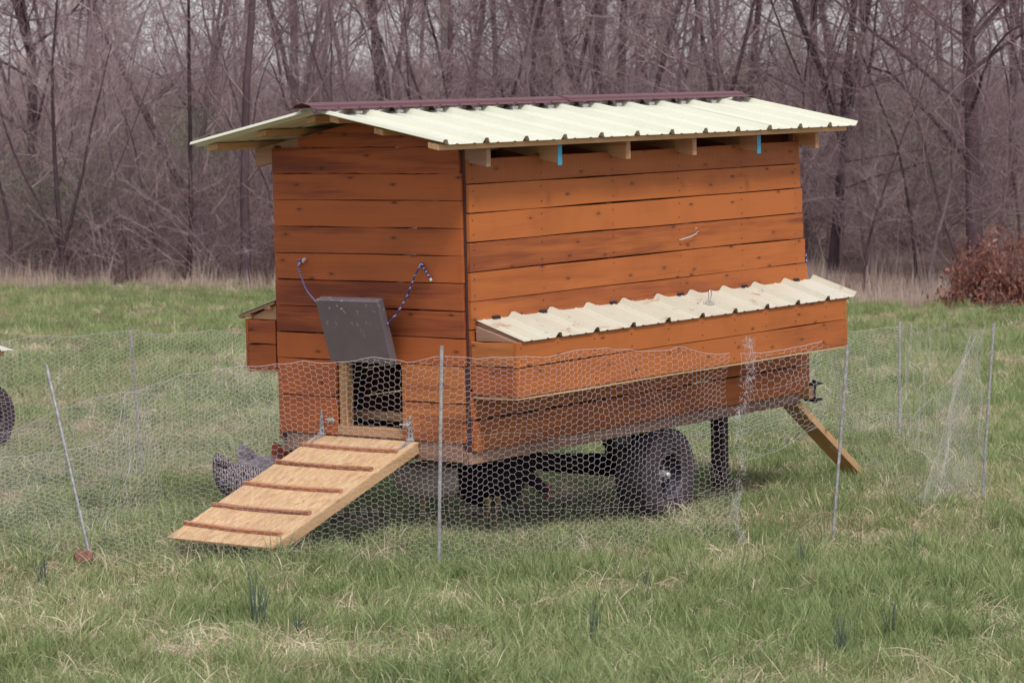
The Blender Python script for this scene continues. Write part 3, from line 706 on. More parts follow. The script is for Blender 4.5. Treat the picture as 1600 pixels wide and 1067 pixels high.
    # sickle feathers of the tail, side by side
    for k in range(5):
        a = (k-2)*.17; 
        MB().tube([(-.140,.010*(k-2),.285),(-.178,.014*(k-2),.330),(-.206,.016*(k-2),.362-.010*abs(k-2)),(-.216,.018*(k-2),.380-.014*abs(k-2))], [.020,.022,.016,.004], 5).build('tail_feather', dark_tail or fm, h, smooth=True)
    return h
fb_ = feather('barred_feathers', (.020,.010,.016), (.04,.025,.032), .8)
fg_ = feather('grey_feathers', (.34,.29,.31), (.52,.46,.49), .2)
fr_ = feather('red_feathers', (.34,.07,.045), (.45,.12,.07))
fk_ = feather('black_feathers', (.012,.006,.012), (.028,.016,.026))
fp_ = feather('buff_grey_feathers', (.50,.40,.37), (.70,.59,.54))
hen('barred black and white hen at the foot of the ramp, tail towards the meadow', (-1.24, 14.50, 0), R(8), fb_, 1.0)
hen('pale grey hen with its tail raised, behind the barred hen', (-1.15, 14.84, 0), R(-5), fg_, 1.02)
hen('rust red hen of which only the raised tail shows above the ramp', (-1.01, 15.14, 0), R(10), fr_, .98)
hen('black hen furthest back beside the coop, just above the ramp edge', (-1.10, 15.62, 0), R(-165), fk_, .95, 'down')
hen('large buff grey hen standing in the shade under the coop floor', (-.42, 14.55, 0), R(-155), fp_, 1.12)
hen('black hen under the coop bending forward between ramp and tyre', (-.12, 14.60, .01), R(-4), fk_, 1.1, 'down')
hen('rust brown hen in the shade under the coop, behind the black one', (-.28, 15.05, 0), R(150), fr_, .95)

# ------------------------------------------------------------------ chicken wire on thin steel posts
def post(label, b, t, r=.0075):
    b = np.array(b, float); t = np.array(t, float); o = MB().tube([(0,0,-.12), tuple(t-b)], r, 8).build('fence_post', M['galv'], None, smooth=False)
    o.location = b; return prop(o, label, 'fence post', 'steel fence posts of the chicken run')
A = (-1.812,12.90); B_ = (-2.075,16.6); Cc = (-.324,12.90); Dd = (1.495,13.80); Ee = (2.525,19.2); Ff = (2.485,15.60)
post('steel post left of the ramp leaning to the left', (*A,0), (-2.045,12.95,.86+.05))
post('steel post standing upright in front of the near corner of the coop', (*Cc,0), (-.307,12.90,.995))
post('steel post at the right end of the near wire, below the nest box end', (*Dd,0), (1.570,13.80,.945))
post('rightmost steel post, with bunched wire beside it', (*Ff,0), (2.545,15.60,.955))
post('far right steel post, short looking and furthest from the coop', (*Ee,0), (2.52,19.2,.785))
post('far left steel post standing behind the left leaning one', (*B_,0), (-2.145,16.6,.865))
def hexwire(name, path, top, label, cell=.053, r=.00060, seed=1, crumple=0.010, swob=.03, bot=None, lean=None, fold=None, dens=1.0, hfull=.92, group=None):
    """path: list of (x,y); top: list of (s fraction, height). Real twisted-wire hexagons as thin three-sided rods"""
    P_ = np.array(path, float); d = np.r_[0, np.cumsum(np.linalg.norm(np.diff(P_,axis=0),axis=1))]; Lp = d[-1]*dens
    rng = np.random.default_rng(seed)
    cw = cell; rh = cell*.49       # column pitch / row pitch
    nc = int(Lp/cw); nr = int(hfull/rh)*2
    tops = np.array(top, float)
    # hexagons with horizontal twisted sides top and bottom: vertices on a brick grid
    ver = {}; V_ = []; E_ = []
    def pid(c, r_): 
        k = (c, r_)
        if k not in ver: ver[k] = len(V_); V_.append(k)
        return ver[k]
    hw_ = .5
    for j in range(nr):
        odd = j % 2
        for i in range(nc):
            x0 = (i*2+odd)
            # the flat side of a cell centred at x0, row j
            a = (x0-.36, j); b_ = (x0+.36, j)
            E_.append((pid(*a), pid(*b_)))
            if j+1 < nr:
                nx_ = x0+1; E_.append((pid(*b_), pid(nx_-.36, j+1))); 
                nx_ = x0-1; E_.append((pid(*a), pid(nx_+.36, j+1)))
    V_ = np.array(V_, float); U = V_[:,0]*cw/2; Wv = V_[:,1]*rh/2
    u = np.clip(U/Lp, 0, 1); w = Wv/(nr*rh/2)
    s = u*d[-1]
    hmax = np.interp(u, tops[:,0], tops[:,1]); hb = np.zeros_like(u)+(-.02 if bot is None else 0)
    if bot is not None: hb = np.interp(u, *np.array(bot).T)
    def wob(a, f1, f2, ph): return np.sin(s*f1+w*f2+ph)*.5+np.sin(s*f1*2.3-w*f2*1.7+ph*2.1)*.3+np.sin(s*f1*5.1+w*f2*3.1+ph)*.2
    wq = w + .035*wob(0,2.1,3.0,seed)+.012*wob(0,9,7,seed*2)
    if fold is not None: wq = fold(u, wq)
    z = hb + (hmax-hb)*np.clip(wq,-.02,1.02)
    x = np.interp(s + swob*wob(0,3.3,5,seed+1), d, P_[:,0]); y = np.interp(s + swob*wob(0,3.3,5,seed+1), d, P_[:,1])
    off = crumple*wob(0,4.2,6.0,seed+2)*3
    tx = np.gradient(np.interp(np.linspace(0,1,200), d/d[-1], P_[:,0])); 
    dx = np.interp(s+.05, d, P_[:,0])-np.interp(s-.05, d, P_[:,0]); dy = np.interp(s+.05, d, P_[:,1])-np.interp(s-.05, d, P_[:,1]); ln = np.hypot(dx,dy)+1e-6
    x = x - dy/ln*off; y = y + dx/ln*off
    if lean is not None: x, y = lean(u, w, x, y)
    z = z + rng.normal(0,.0012,len(z)); x = x + rng.normal(0,.0012,len(x))
    Pt = np.stack([x,y,z],1); E_ = np.array(E_)
    ok = (E_[:,0] != E_[:,1]) & (u[E_[:,0]] < 1) & (u[E_[:,1]] < 1); E_ = E_[ok]
    P0, P1 = Pt[E_[:,0]], Pt[E_[:,1]]
    flat = np.abs(V_[E_[:,0],1]-V_[E_[:,1],1]) < .1
    rr = np.where(flat, r*1.2, r)
    # selvage wires at top, middle and bottom
    for wv, rs in ((1.0, r*2.0),(.62, r*1.2),(.30, r*1.2),(0.0, r*1.4)):
        m_ = np.abs(w-wv) < (rh*.26/ (nr*rh/2)); m_ = (V_[:,1] == round(wv*(nr-1)))
        idx = np.where(m_)[0]; idx = idx[np.argsort(U[idx])]
        P0 = np.concatenate([P0, Pt[idx[:-1]]]); P1 = np.concatenate([P1, Pt[idx[1:]]]); rr = np.r_[rr, np.full(len(idx)-1, rs)]
    me = segs_mesh(name, P0, P1, rr, rr, 3, M['wire'], False)
    o = bpy.data.objects.new(name, me); C.objects.link(o)
    return prop(o, label, 'wire netting', 'chicken wire around the run')
def zat(v, y): return 1.75 - math.tan(math.atan((v-533.5)/4618.4)+R(3.2654))*y
# near run: from the left edge past both posts to the seam
path1 = [(-3.30,13.25),(-2.6,13.0),(A[0],12.93),(-1.2,12.90),(Cc[0],12.93),(.2,13.08),(.62,13.33),(1.05,13.57)]
def frac(path, px):
    P_ = np.array(path); d = np.r_[0, np.cumsum(np.linalg.norm(np.diff(P_,axis=0),axis=1))]; q = 800+P_[:,0]/P_[:,1]*4618.4
    return float(np.interp(px, q, d/d[-1])), float(np.interp(px, q, P_[:,1]))
top1 = [(0,.60)]
for px, v in ((0,674),(45,662),(88,645),(150,622),(210,602),(275,577),(340,565),(437,557),(520,560),(560,554),(588,551),(640,559),(690,553),(725,554),(787,551),(850,554),(907,554),(950,547),(1025,550),(1062,547),(1100,554),(1140,545),(1152,538)):
    f_, y_ = frac(path1, px); top1.append((f_, zat(v, y_)))
def fold1(u, w): return w + .10*np.exp(-((u-.72)/.05)**2)*np.sin(w*3.14)*(w-.2)
hexwire('chicken_wire', path1, top1, 'long near run of chicken wire in front of the ramp and tyre', seed=3, crumple=.008, fold=fold1, hfull=.98)
path2 = [(1.05,13.58),(1.25,13.66),(Dd[0],13.82)]
hexwire('chicken_wire', path2, [(0,.93),(.35,.93),(.75,.955),(1,.97)], 'looser piece of chicken wire between the ragged seam and the right hand post', seed=5, crumple=.010, cell=.060, r=.00060, bot=[(0,.42),(.4,.48),(1,.60)], hfull=.42)
path3 = [(Dd[0],13.82),(1.9,14.5),(Ff[0]-.02,15.62)]
hexwire('chicken_wire', path3, [(0,.96),(.2,.62),(.55,.55),(.85,.75),(1,.93)], 'thin sagging chicken wire from the nest box end to the rightmost post', seed=7, crumple=.010, cell=.065, r=.00036, hfull=.6, bot=[(0,.45),(.5,.1),(1,-.02)])
path4 = [(2.02,15.0),(2.16,15.22),(2.33,15.45),(2.49,15.62),(2.52,15.78),(2.46,15.95),(2.41,16.2)]
hexwire('chicken_wire', path4, [(0,.06),(.18,.10),(.30,.30),(.38,.62),(.48,.90),(.60,.96),(1,.93)], 'bunched chicken wire at the rightmost post with its lower edge curling over the grass', seed=11, crumple=.012, swob=.03, cell=.048, r=.00032, dens=1.25)
path4b = [(2.41,16.2),(2.40,16.9),(2.46,18.0),(Ee[0],19.2)]
hexwire('chicken_wire', path4b, [(0,.93),(.5,.86),(1,.77)], 'thin chicken wire running back from the rightmost post to the farthest post', seed=12, crumple=.006, swob=.01, cell=.075, r=.00024)
path5 = [(Ee[0],19.2),(1.0,19.0),(-.8,18.2),(B_[0],16.62),(-3.1,15.7),(-4.0,15.5)]
top5 = [(0,.77),(.2,.70),(.4,.74)]
for px, v in ((385,522),(340,520),(300,521),(250,518),(203,516),(150,518),(90,521),(45,524),(0,527)):
    P_ = np.array(path5); d = np.r_[0, np.cumsum(np.linalg.norm(np.diff(P_,axis=0),axis=1))]; q = 800+P_[:,0]/P_[:,1]*4618.4
    top5.append((float(np.interp(-px,-q,d/d[-1])), zat(v, float(np.interp(-px,-q,P_[:,1])))))
hexwire('chicken_wire', path5, top5, 'far run of chicken wire behind the coop, its top level with the far left post', seed=13, crumple=.008, cell=.053, r=.00072)
# second sagging layer in front of it on the left
path6 = [(-3.4,14.8),(-2.9,14.4),(-2.45,14.2),(-1.95,14.2),(-1.75,14.6)]
t6 = [(0,.30)]
for px, v in ((0,706),(24,702),(106,686),(157,668),(212,634),(230,615)):
    f_, y_ = frac(path6[:4], px); t6.append((f_*.86, zat(v, y_)))
t6.append((1,.72))
hexwire('chicken_wire', path6, t6, 'slack fold of chicken wire sagging towards the ground between the two left posts', seed=17, crumple=.012, cell=.053, r=.00068, hfull=.45)
# ragged seam where two lengths of wire are twisted together
rs = np.random.default_rng(5); P0 = []; P1 = []
seam = [(1170,528),(1172,545),(1176,575),(1168,610),(1160,640),(1150,655),(1158,690),(1160,730),(1155,770),(1150,795),(1148,815),(1160,835),(1168,850)]
for k in range(520):
    i = rs.integers(0, len(seam)-1); t_ = rs.random(); px = seam[i][0]*(1-t_)+seam[i+1][0]*t_ + rs.normal(0,4.0); v = seam[i][1]*(1-t_)+seam[i+1][1]*t_
    y_ = 13.55; p = np.array([(px-800)/4618.4*y_, y_+rs.normal(0,.02), max(zat(v, y_), .01)]); q = p + rs.normal(0,.013,3)*np.array([1,.8,1.3]); P0.append(p); P1.append(q)
me = segs_mesh('wire_seam', np.array(P0), np.array(P1), np.full(len(P0),.0007), np.full(len(P0),.0007), 3, M['wire'], False)
o = bpy.data.objects.new('wire_seam', me); C.objects.link(o); prop(o, 'ragged vertical seam of twisted wire ends in front of the support leg', 'wire netting')
# stone at the leaning post and a small stake in the distance
sb = bmesh.new(); bmesh.ops.create_icosphere(sb, subdivisions=3, radius=1)
for v in sb.verts:
    c = v.co; k = 1+.16*math.sin(c.x*5+c.y*3)+.12*math.sin(c.y*7-c.z*4)+.08*math.sin(c.x*11+c.z*9); v.co = Vector((c.x*.043*k, c.y*.035*k, c.z*.032*k))
me = bpy.data.meshes.new('stone'); sb.to_mesh(me); sb.free(); m = M['stone'] = mat('red_brown_stone', (.22,.085,.065), .9); t = NT(m); v_, _, _ = t.offs(1)
t.l(t.ramp(t.noise(v_, 30, 5, .7), [(.3,(.11,.035,.032)),(.7,(.32,.15,.12))]), t.b.inputs['Base Color']); t.bump(t.noise(v_, 50, 4), .6, .006); me.materials.append(m)
o = bpy.data.objects.new('stone', me); C.objects.link(o); o.location = (-1.862,12.80,.075); prop(o, 'reddish brown stone at the foot of the left leaning post', 'stone')
o = MB().tube([(0,0,-.05),(0.005,0,.12)], [.02,.018], 6).build('short_stake', M['pine_z']); o.location = (-7.45,44.8,.05); prop(o, 'short tan stake at the far left edge of the meadow', 'stake')

# ------------------------------------------------------------------ grass
def hidden(name): c = bpy.data.collections.new(name); return c
def blade_mesh(name, nb, spread, hmin, hmax, wd, bend, mat_, seed, flat=0.0):
    rg = np.random.default_rng(seed); V = []; F = []; T = []; k = 0
    for b in range(nb):
        a = rg.random()*2*math.pi; r0 = spread*math.sqrt(rg.random()); bx, by = r0*math.cos(a), r0*math.sin(a)
        h = rg.uniform(hmin, hmax); az = rg.random()*2*math.pi; bd = rg.uniform(bend*.3, bend); w_ = wd*rg.uniform(.6,1.2); fz = rg.random()*3.14
        dirx, diry = math.cos(az), math.sin(az); px_, py_ = math.cos(fz), math.sin(fz); tone = rg.random()
        n = 4
        for j in range(n):
            t_ = j/(n-1); out = h*bd*(t_**1.8); up_ = h*(t_ - flat*t_*t_*.7*min(1,bd))
            ww = w_*(1-t_**2.2)*.5+.0002
            cx, cy = bx+dirx*out, by+diry*out
            V += [(cx-px_*ww, cy-py_*ww, up_-.01), (cx+px_*ww, cy+py_*ww, up_-.01)]; T += [tone, tone]
        for j in range(n-1): F.append((k+2*j, k+2*j+1, k+2*j+3, k+2*j+2))
        k += 2*n
    me = fast_mesh(name, np.array(V), np.array(F), mat_, True, {'tone':('POINT','FLOAT',T)})
    return me
def grass_mat(name, stops, patch):
    m = mat(name, stops[0][1], .55, spec=.25); t = NT(m)
    at = t.n('ShaderNodeAttribute', attribute_name='tone'); oi = t.n('ShaderNodeObjectInfo'); geo = t.n('ShaderNodeNewGeometry')
    n = t.noise(geo.outputs['Position'], patch, 3, .6)
    f = t.math('ADD', t.math('MULTIPLY', at.outputs['Fac'], .55), t.math('ADD', t.math('MULTIPLY', oi.outputs['Random'], .25), t.math('MULTIPLY_ADD', n, .9, -.38)))
    t.l(t.ramp(f, stops), t.b.inputs['Base Color'])
    # thin leaves let some light through
    tr = t.n('ShaderNodeBsdfTranslucent'); t.l(t.ramp(f, stops), tr.inputs[0]); mx = t.n('ShaderNodeMixShader', inp={0:.30})
    t.l(t.b.outputs[0], mx.inputs[1]); t.l(tr.outputs[0], mx.inputs[2]); t.l(mx.outputs[0], t.t.nodes['Material Output'].inputs[0])
    return m
GG = grass_mat('green_grass', [(.0,(.140,.190,.080)),(.40,(.250,.325,.125)),(.70,(.385,.44,.205)),(.96,(.65,.61,.38))], .9)
GD = grass_mat('dry_grass', [(.0,(.32,.25,.16)),(.4,(.56,.47,.32)),(.75,(.74,.65,.47)),(1.0,(.85,.78,.62))], 1.3)
GB = grass_mat('brown_dead_grass', [(.0,(.14,.085,.065)),(.5,(.30,.21,.155)),(1.0,(.50,.38,.29))], 1.1)
GS = grass_mat('straw_stems', [(.0,(.34,.24,.20)),(.5,(.60,.48,.40)),(1.0,(.80,.69,.59))], .5)
GO = grass_mat('blue_green_leaves', [(.0,(.07,.10,.085)),(.5,(.12,.16,.125)),(1.0,(.20,.24,.18))], 1.0)
def coll(name, meshes):
    c = bpy.data.collections.new(name)
    for i, me in enumerate(meshes):
        o = bpy.data.objects.new(name+'_clump', me); c.objects.link(o)
    return c
def scatter(name, pts, rot, scl, collection, label=None, cat=None, tilt=None):
    """one mesh of points with a geometry-nodes tree that sets the clumps out on them"""
    me = bpy.data.meshes.new(name); me.vertices.add(len(pts)); me.vertices.foreach_set('co', np.asarray(pts,np.float32).ravel())
    a = me.attributes.new('rot','FLOAT_VECTOR','POINT'); rv = np.zeros((len(pts),3),np.float32); rv[:,2] = rot
    if tilt is not None: rv[:,:2] = tilt
    a.data.foreach_set('vector', rv.ravel())
    a = me.attributes.new('scl','FLOAT_VECTOR','POINT'); sv = np.asarray(scl,np.float32); sv = np.repeat(sv[:,None],3,1) if sv.ndim == 1 else sv; a.data.foreach_set('vector', sv.ravel())
    me.update(); o = bpy.data.objects.new(name, me); C.objects.link(o); o['kind'] = 'stuff'; prop(o, label, cat)
    ng = bpy.data.node_groups.new(name, 'GeometryNodeTree'); ng.interface.new_socket('Geometry', in_out='INPUT', socket_type='NodeSocketGeometry'); ng.interface.new_socket('Geometry', in_out='OUTPUT', socket_type='NodeSocketGeometry')
    N = ng.nodes; Lk = ng.links; gi = N.new('NodeGroupInput'); go = N.new('NodeGroupOutput'); m2p = N.new('GeometryNodeMeshToPoints'); ip = N.new('GeometryNodeInstanceOnPoints'); ci = N.new('GeometryNodeCollectionInfo')
    ci.inputs['Collection'].default_value = collection; ci.inputs['Separate Children'].default_value = True; ci.inputs['Reset Children'].default_value = True
    ip.inputs['Pick Instance'].default_value = True
    r1_ = N.new('GeometryNodeInputNamedAttribute'); r1_.data_type = 'FLOAT_VECTOR'; r1_.inputs[0].default_value = 'rot'
    s1_ = N.new('GeometryNodeInputNamedAttribute'); s1_.data_type = 'FLOAT_VECTOR'; s1_.inputs[0].default_value = 'scl'
    rnd_ = N.new('FunctionNodeRandomValue'); rnd_.data_type = 'INT'; rnd_.inputs['Min'].default_value = 0; rnd_.inputs['Max'].default_value = len(collection.objects)-1
    Lk.new(gi.outputs[0], m2p.inputs[0]); Lk.new(m2p.outputs[0], ip.inputs['Points']); Lk.new(ci.outputs[0], ip.inputs['Instance'])
    Lk.new(r1_.outputs[0], ip.inputs['Rotation']); Lk.new(s1_.outputs[0], ip.inputs['Scale']); Lk.new(rnd_.outputs['Value'], ip.inputs['Instance Index']); Lk.new(ip.outputs[0], go.inputs[0])
    md = o.modifiers.new('scatter', 'NODES'); md.node_group = ng; return o
rg = np.random.default_rng(12)
def field(n, y0, y1, power, wide=1.25):
    """points over the meadow in view and some way either side, thinning with distance"""
    u = rg.random(n); y = (y0**(1-power) + u*(y1**(1-power)-y0**(1-power)))**(1/(1-power))
    x = (rg.random(n)*2-1)*(y*.1733*wide+.5); return x, y
def pn(x, y, s, ph=0):   # cheap smooth noise
    return (np.sin(x*s+ph)*np.sin(y*s*.8+ph*2)+.6*np.sin(x*s*2.3-y*s*1.4+ph)+.45*np.sin(y*s*3.9+x*s*1.1+ph*3)+.35*np.sin(x*s*6.1+ph)*np.sin(y*s*5.3))/1.6
def under_coop(x, y):
    q = np.stack([x+.2181, y-13.6989],1); cx = q@np.array([.59981,.79933]); cy = q@np.array([-.79986,.60019])
    return (cx > .1) & (cx < 2.9) & (cy > -.05) & (cy < 1.2), (cx > -1.15) & (cx < .0) & (cy > .32) & (cy < .92)
def put(name, n, y0, y1, pw, c, smin, smax, keep, label=None, cat=None, sink=0.0, tl=.25):
    x, y = field(n, y0, y1, pw); k = keep(x, y) > rg.random(n); x, y = x[k], y[k]
    uc, rmp = under_coop(x, y)
    edge = edge_y(x)+.1; ok = (y < edge) & ~rmp & ~((np.hypot(x-.70,y-15.05) < .16)); x, y, uc = x[ok], y[ok], uc[ok]
    s = rg.uniform(smin, smax, len(x))*np.where(uc, .55, 1.0)*np.where(y > 22, 1.25, 1.0)
    pts = np.stack([x, y, ground_h(x, y)-sink],1)
    return scatter(name, pts, rg.random(len(x))*6.28, s, c, label, cat, rg.normal(0,tl,(len(x),2)))
gc = coll('green_grass', [blade_mesh('green_clump', 70, .085, .035, .095, .0042, .75, GG, 20+i) for i in range(7)])
gl = coll('green_grass_tall', [blade_mesh('green_tuft', 42, .045, .06, .15, .0046, .65, GG, 40+i) for i in range(5)])
gd = coll('dry_grass', [blade_mesh('dry_clump', 64, .12, .02, .10, .0034, 1.9, GD, 60+i, flat=1.0) for i in range(7)])
gb = coll('brown_grass', [blade_mesh('brown_clump', 60, .11, .02, .07, .0036, 2.0, GB, 80+i, flat=1.0) for i in range(4)])
def dry(x, y): return np.clip(.5+.55*pn(x,y,1.1,.4)+.25*pn(x,y,3.2,2.0), 0, 1)
o = put('green_grass', 21000, 9.2, 46, 1.25, gc, .75, 1.35, lambda x,y: 1.0-.65*dry(x,y), 'short mixed green grass covering the whole meadow', 'grass')
put('tall_green_grass', 3600, 9.2, 30, 1.5, gl, .7, 1.3, lambda x,y: np.clip(.55-.5*dry(x,y)+.4*pn(x,y,2.3,5)+.5*np.exp(-((y-12.9)/.35)**2),0,1), 'longer green grass tufts standing above the short grass', 'grass')
put('dry_grass', 19000, 9.2, 44, 1.35, gd, .7, 1.35, lambda x,y: .27+.78*dry(x,y)**1.4-.25*np.clip((y-26)/12,0,1), 'straw coloured dead grass lying through the green', 'dead grass')
put('brown_grass', 3000, 9.2, 30, 1.5, gb, .7, 1.3, lambda x,y: np.clip(pn(x,y,1.7,3.3)-.25,0,1)+np.exp(-((x-2.0)**2+(y-15.6)**2)/1.2)*.8+np.exp(-((x+1.95)**2+(y-15.3)**2)/.1), 'brown matted dead grass in the worn patches', 'dead grass')
# blue-green tufts of narrow leaves
tuft_m = [blade_mesh('leaf_tuft', 26, .035, .13, .27, .0055, .28, GO, 100+i) for i in range(3)]
for i, (px, v, sc, lab) in enumerate(((400,990,1.15,'dense upright blue green leaf tuft in the foreground below the ramp'),(928,1008,.8,'blue green leaf tuft low in the foreground right of centre'),(1430,880,.75,'blue green leaf tuft in the grass below the bunched wire'),(1320,1045,1.0,'tall blue green leaf tuft at the bottom edge under the right hand post'),(62,930,.9,'blue green leaf tuft at the far left of the foreground'),(465,1000,.6,'small blue green leaf tuft just right of the dense one'),(1010,935,.6,'small blue green leaf tuft in the middle of the foreground'),(1255,900,.8,'thin blue green leaf tuft between the seam and the right hand post'),(200,975,.55,'sparse blue green leaf tuft left of the dense one'),(1395,1010,.8,'dark blue green leaf tuft near the bottom right'))):
    y_ = 1.75/math.tan(math.atan((v-533.5)/4618.4)+R(3.2654)); o = bpy.data.objects.new('leaf_tuft', tuft_m[i%3]); C.objects.link(o)
    o.location = ((px-800)/4618.4*y_*1.0, y_, 0); o.rotation_euler = (0,0,i*1.7); o.scale = (sc*.8,sc*.8,sc); prop(o, lab, 'leaf tuft', 'blue green leaf tufts in the meadow')

# ------------------------------------------------------------------ the wood behind the meadow
def make_tree(rg, H, r0, nbr=20, h_first=.18, lean=(0,0), spread=1.0, curl=.25, fork=None, fine=1.0, wig=.05):
    """returns (trunk segments, twig segments) as arrays of p0,p1,r0,r1"""
    T = []; Tw = []
    n = 14; pts = [np.array([0,0,-.3])]; d = np.array([lean[0], lean[1], 1.0]); d /= np.linalg.norm(d)
    for i in range(n):
        d = d + rg.normal(0, wig, 3)*np.array([1,1,.3]); d /= np.linalg.norm(d); pts.append(pts[-1] + d*H/n)
    rad = [r0*(1-.88*(i/n)**.9)+.006 for i in range(n+1)]; rad[0] *= 1.35; rad[1] *= 1.08
    for i in range(n): T.append((pts[i], pts[i+1], rad[i], rad[i+1]))
    trunks = [(pts, rad)]
    for (fh, fa, fl, fr) in (fork or []):
        i = int(fh*n); p = pts[i].copy(); d = np.array([math.sin(fa), rg.normal(0,.15), math.cos(fa)]); q = [p]; 
        m_ = 10
        for k in range(m_): d = d + rg.normal(0,.05,3) + np.array([0,0,.03]); d /= np.linalg.norm(d); q.append(q[-1]+d*fl/m_)
        rd = [fr*(1-.85*k/m_)+.005 for k in range(m_+1)]
        for k in range(m_): T.append((q[k], q[k+1], rd[k], rd[k+1]))
        trunks.append((q, rd))
    def branch(p, d, L_, r_, depth):
        m_ = (6, 5, 3)[depth]; q = [p]; 
        for k in range(m_):
            d = d + rg.normal(0, .16, 3) + np.array([0,0,curl*.35]); d = d/np.linalg.norm(d); q.append(q[-1]+d*L_/m_)
        for k in range(m_):
            ra, rb = r_*(1-k/m_*.85), r_*(1-(k+1)/m_*.85)
            (T if (depth == 0 and r_ > .03) else Tw).append((q[k], q[k+1], max(ra,.0026), max(rb,.0022)))
        if depth < 2:
            kids = int(((6, 5)[depth] + rg.integers(0,3))*fine)
            for _ in range(kids):
                t_ = rg.uniform(.15, 1.0)*m_; i = min(int(t_), m_-1); b = q[i]+(q[i+1]-q[i])*(t_-i)
                side = rg.normal(0,1,3); side -= side@d*d; side /= np.linalg.norm(side)+1e-9
                nd = d*.75+side*.8; nd /= np.linalg.norm(nd)
                branch(b, nd, L_*rg.uniform(.32,.6), max(r_*.45, .003), depth+1)
    for (pts_, rad_) in trunks:
        nb = int(nbr*(1 if pts_ is pts else .5))
        for _ in range(nb):
            t_ = rg.uniform(h_first, 1.0)*(len(pts_)-1); i = min(int(t_), len(pts_)-2); p = pts_[i]+(pts_[i+1]-pts_[i])*(t_-i)
            a = rg.random()*2*math.pi; el = rg.uniform(.1,1.0); d = np.array([math.cos(a)*math.cos(el), math.sin(a)*math.cos(el), math.sin(el)])
            fr_ = t_/(len(pts_)-1); L_ = H*rg.uniform(.16,.30)*(1.1-.75*fr_)*spread
            branch(p, d, L_, min(rad_[i]*.38, .007+L_*.0075), 0)
    return T, Tw
def seg_arr(S): return np.array([s[0] for s in S]), np.array([s[1] for s in S]), np.array([s[2] for s in S]), np.array([s[3] for s in S])
def tree_meshes(seed, mt, mt2, **kw):
    rg_ = np.random.default_rng(seed); T, Tw = make_tree(rg_, **kw)
    return segs_mesh('trunk', *seg_arr(T), 7, mt), segs_mesh('twigs', *seg_arr(Tw), 3, mt2)
def place_tree(ms, x, y, rz, sc, label, name='bare_tree', group=None, cat='tree'):
    e = empty(name, (x, y, float(ground_h(x, y))), rz, label, cat, group); e.scale = (sc,)*3 if not hasattr(sc,'__len__') else sc
    for nm, me in zip(('trunk','crown'), ms):
        o = bpy.data.objects.new(nm, me); C.objects.link(o); o.parent = e
    return e
def px2x(px, y): return (px-800)/4618.4*y
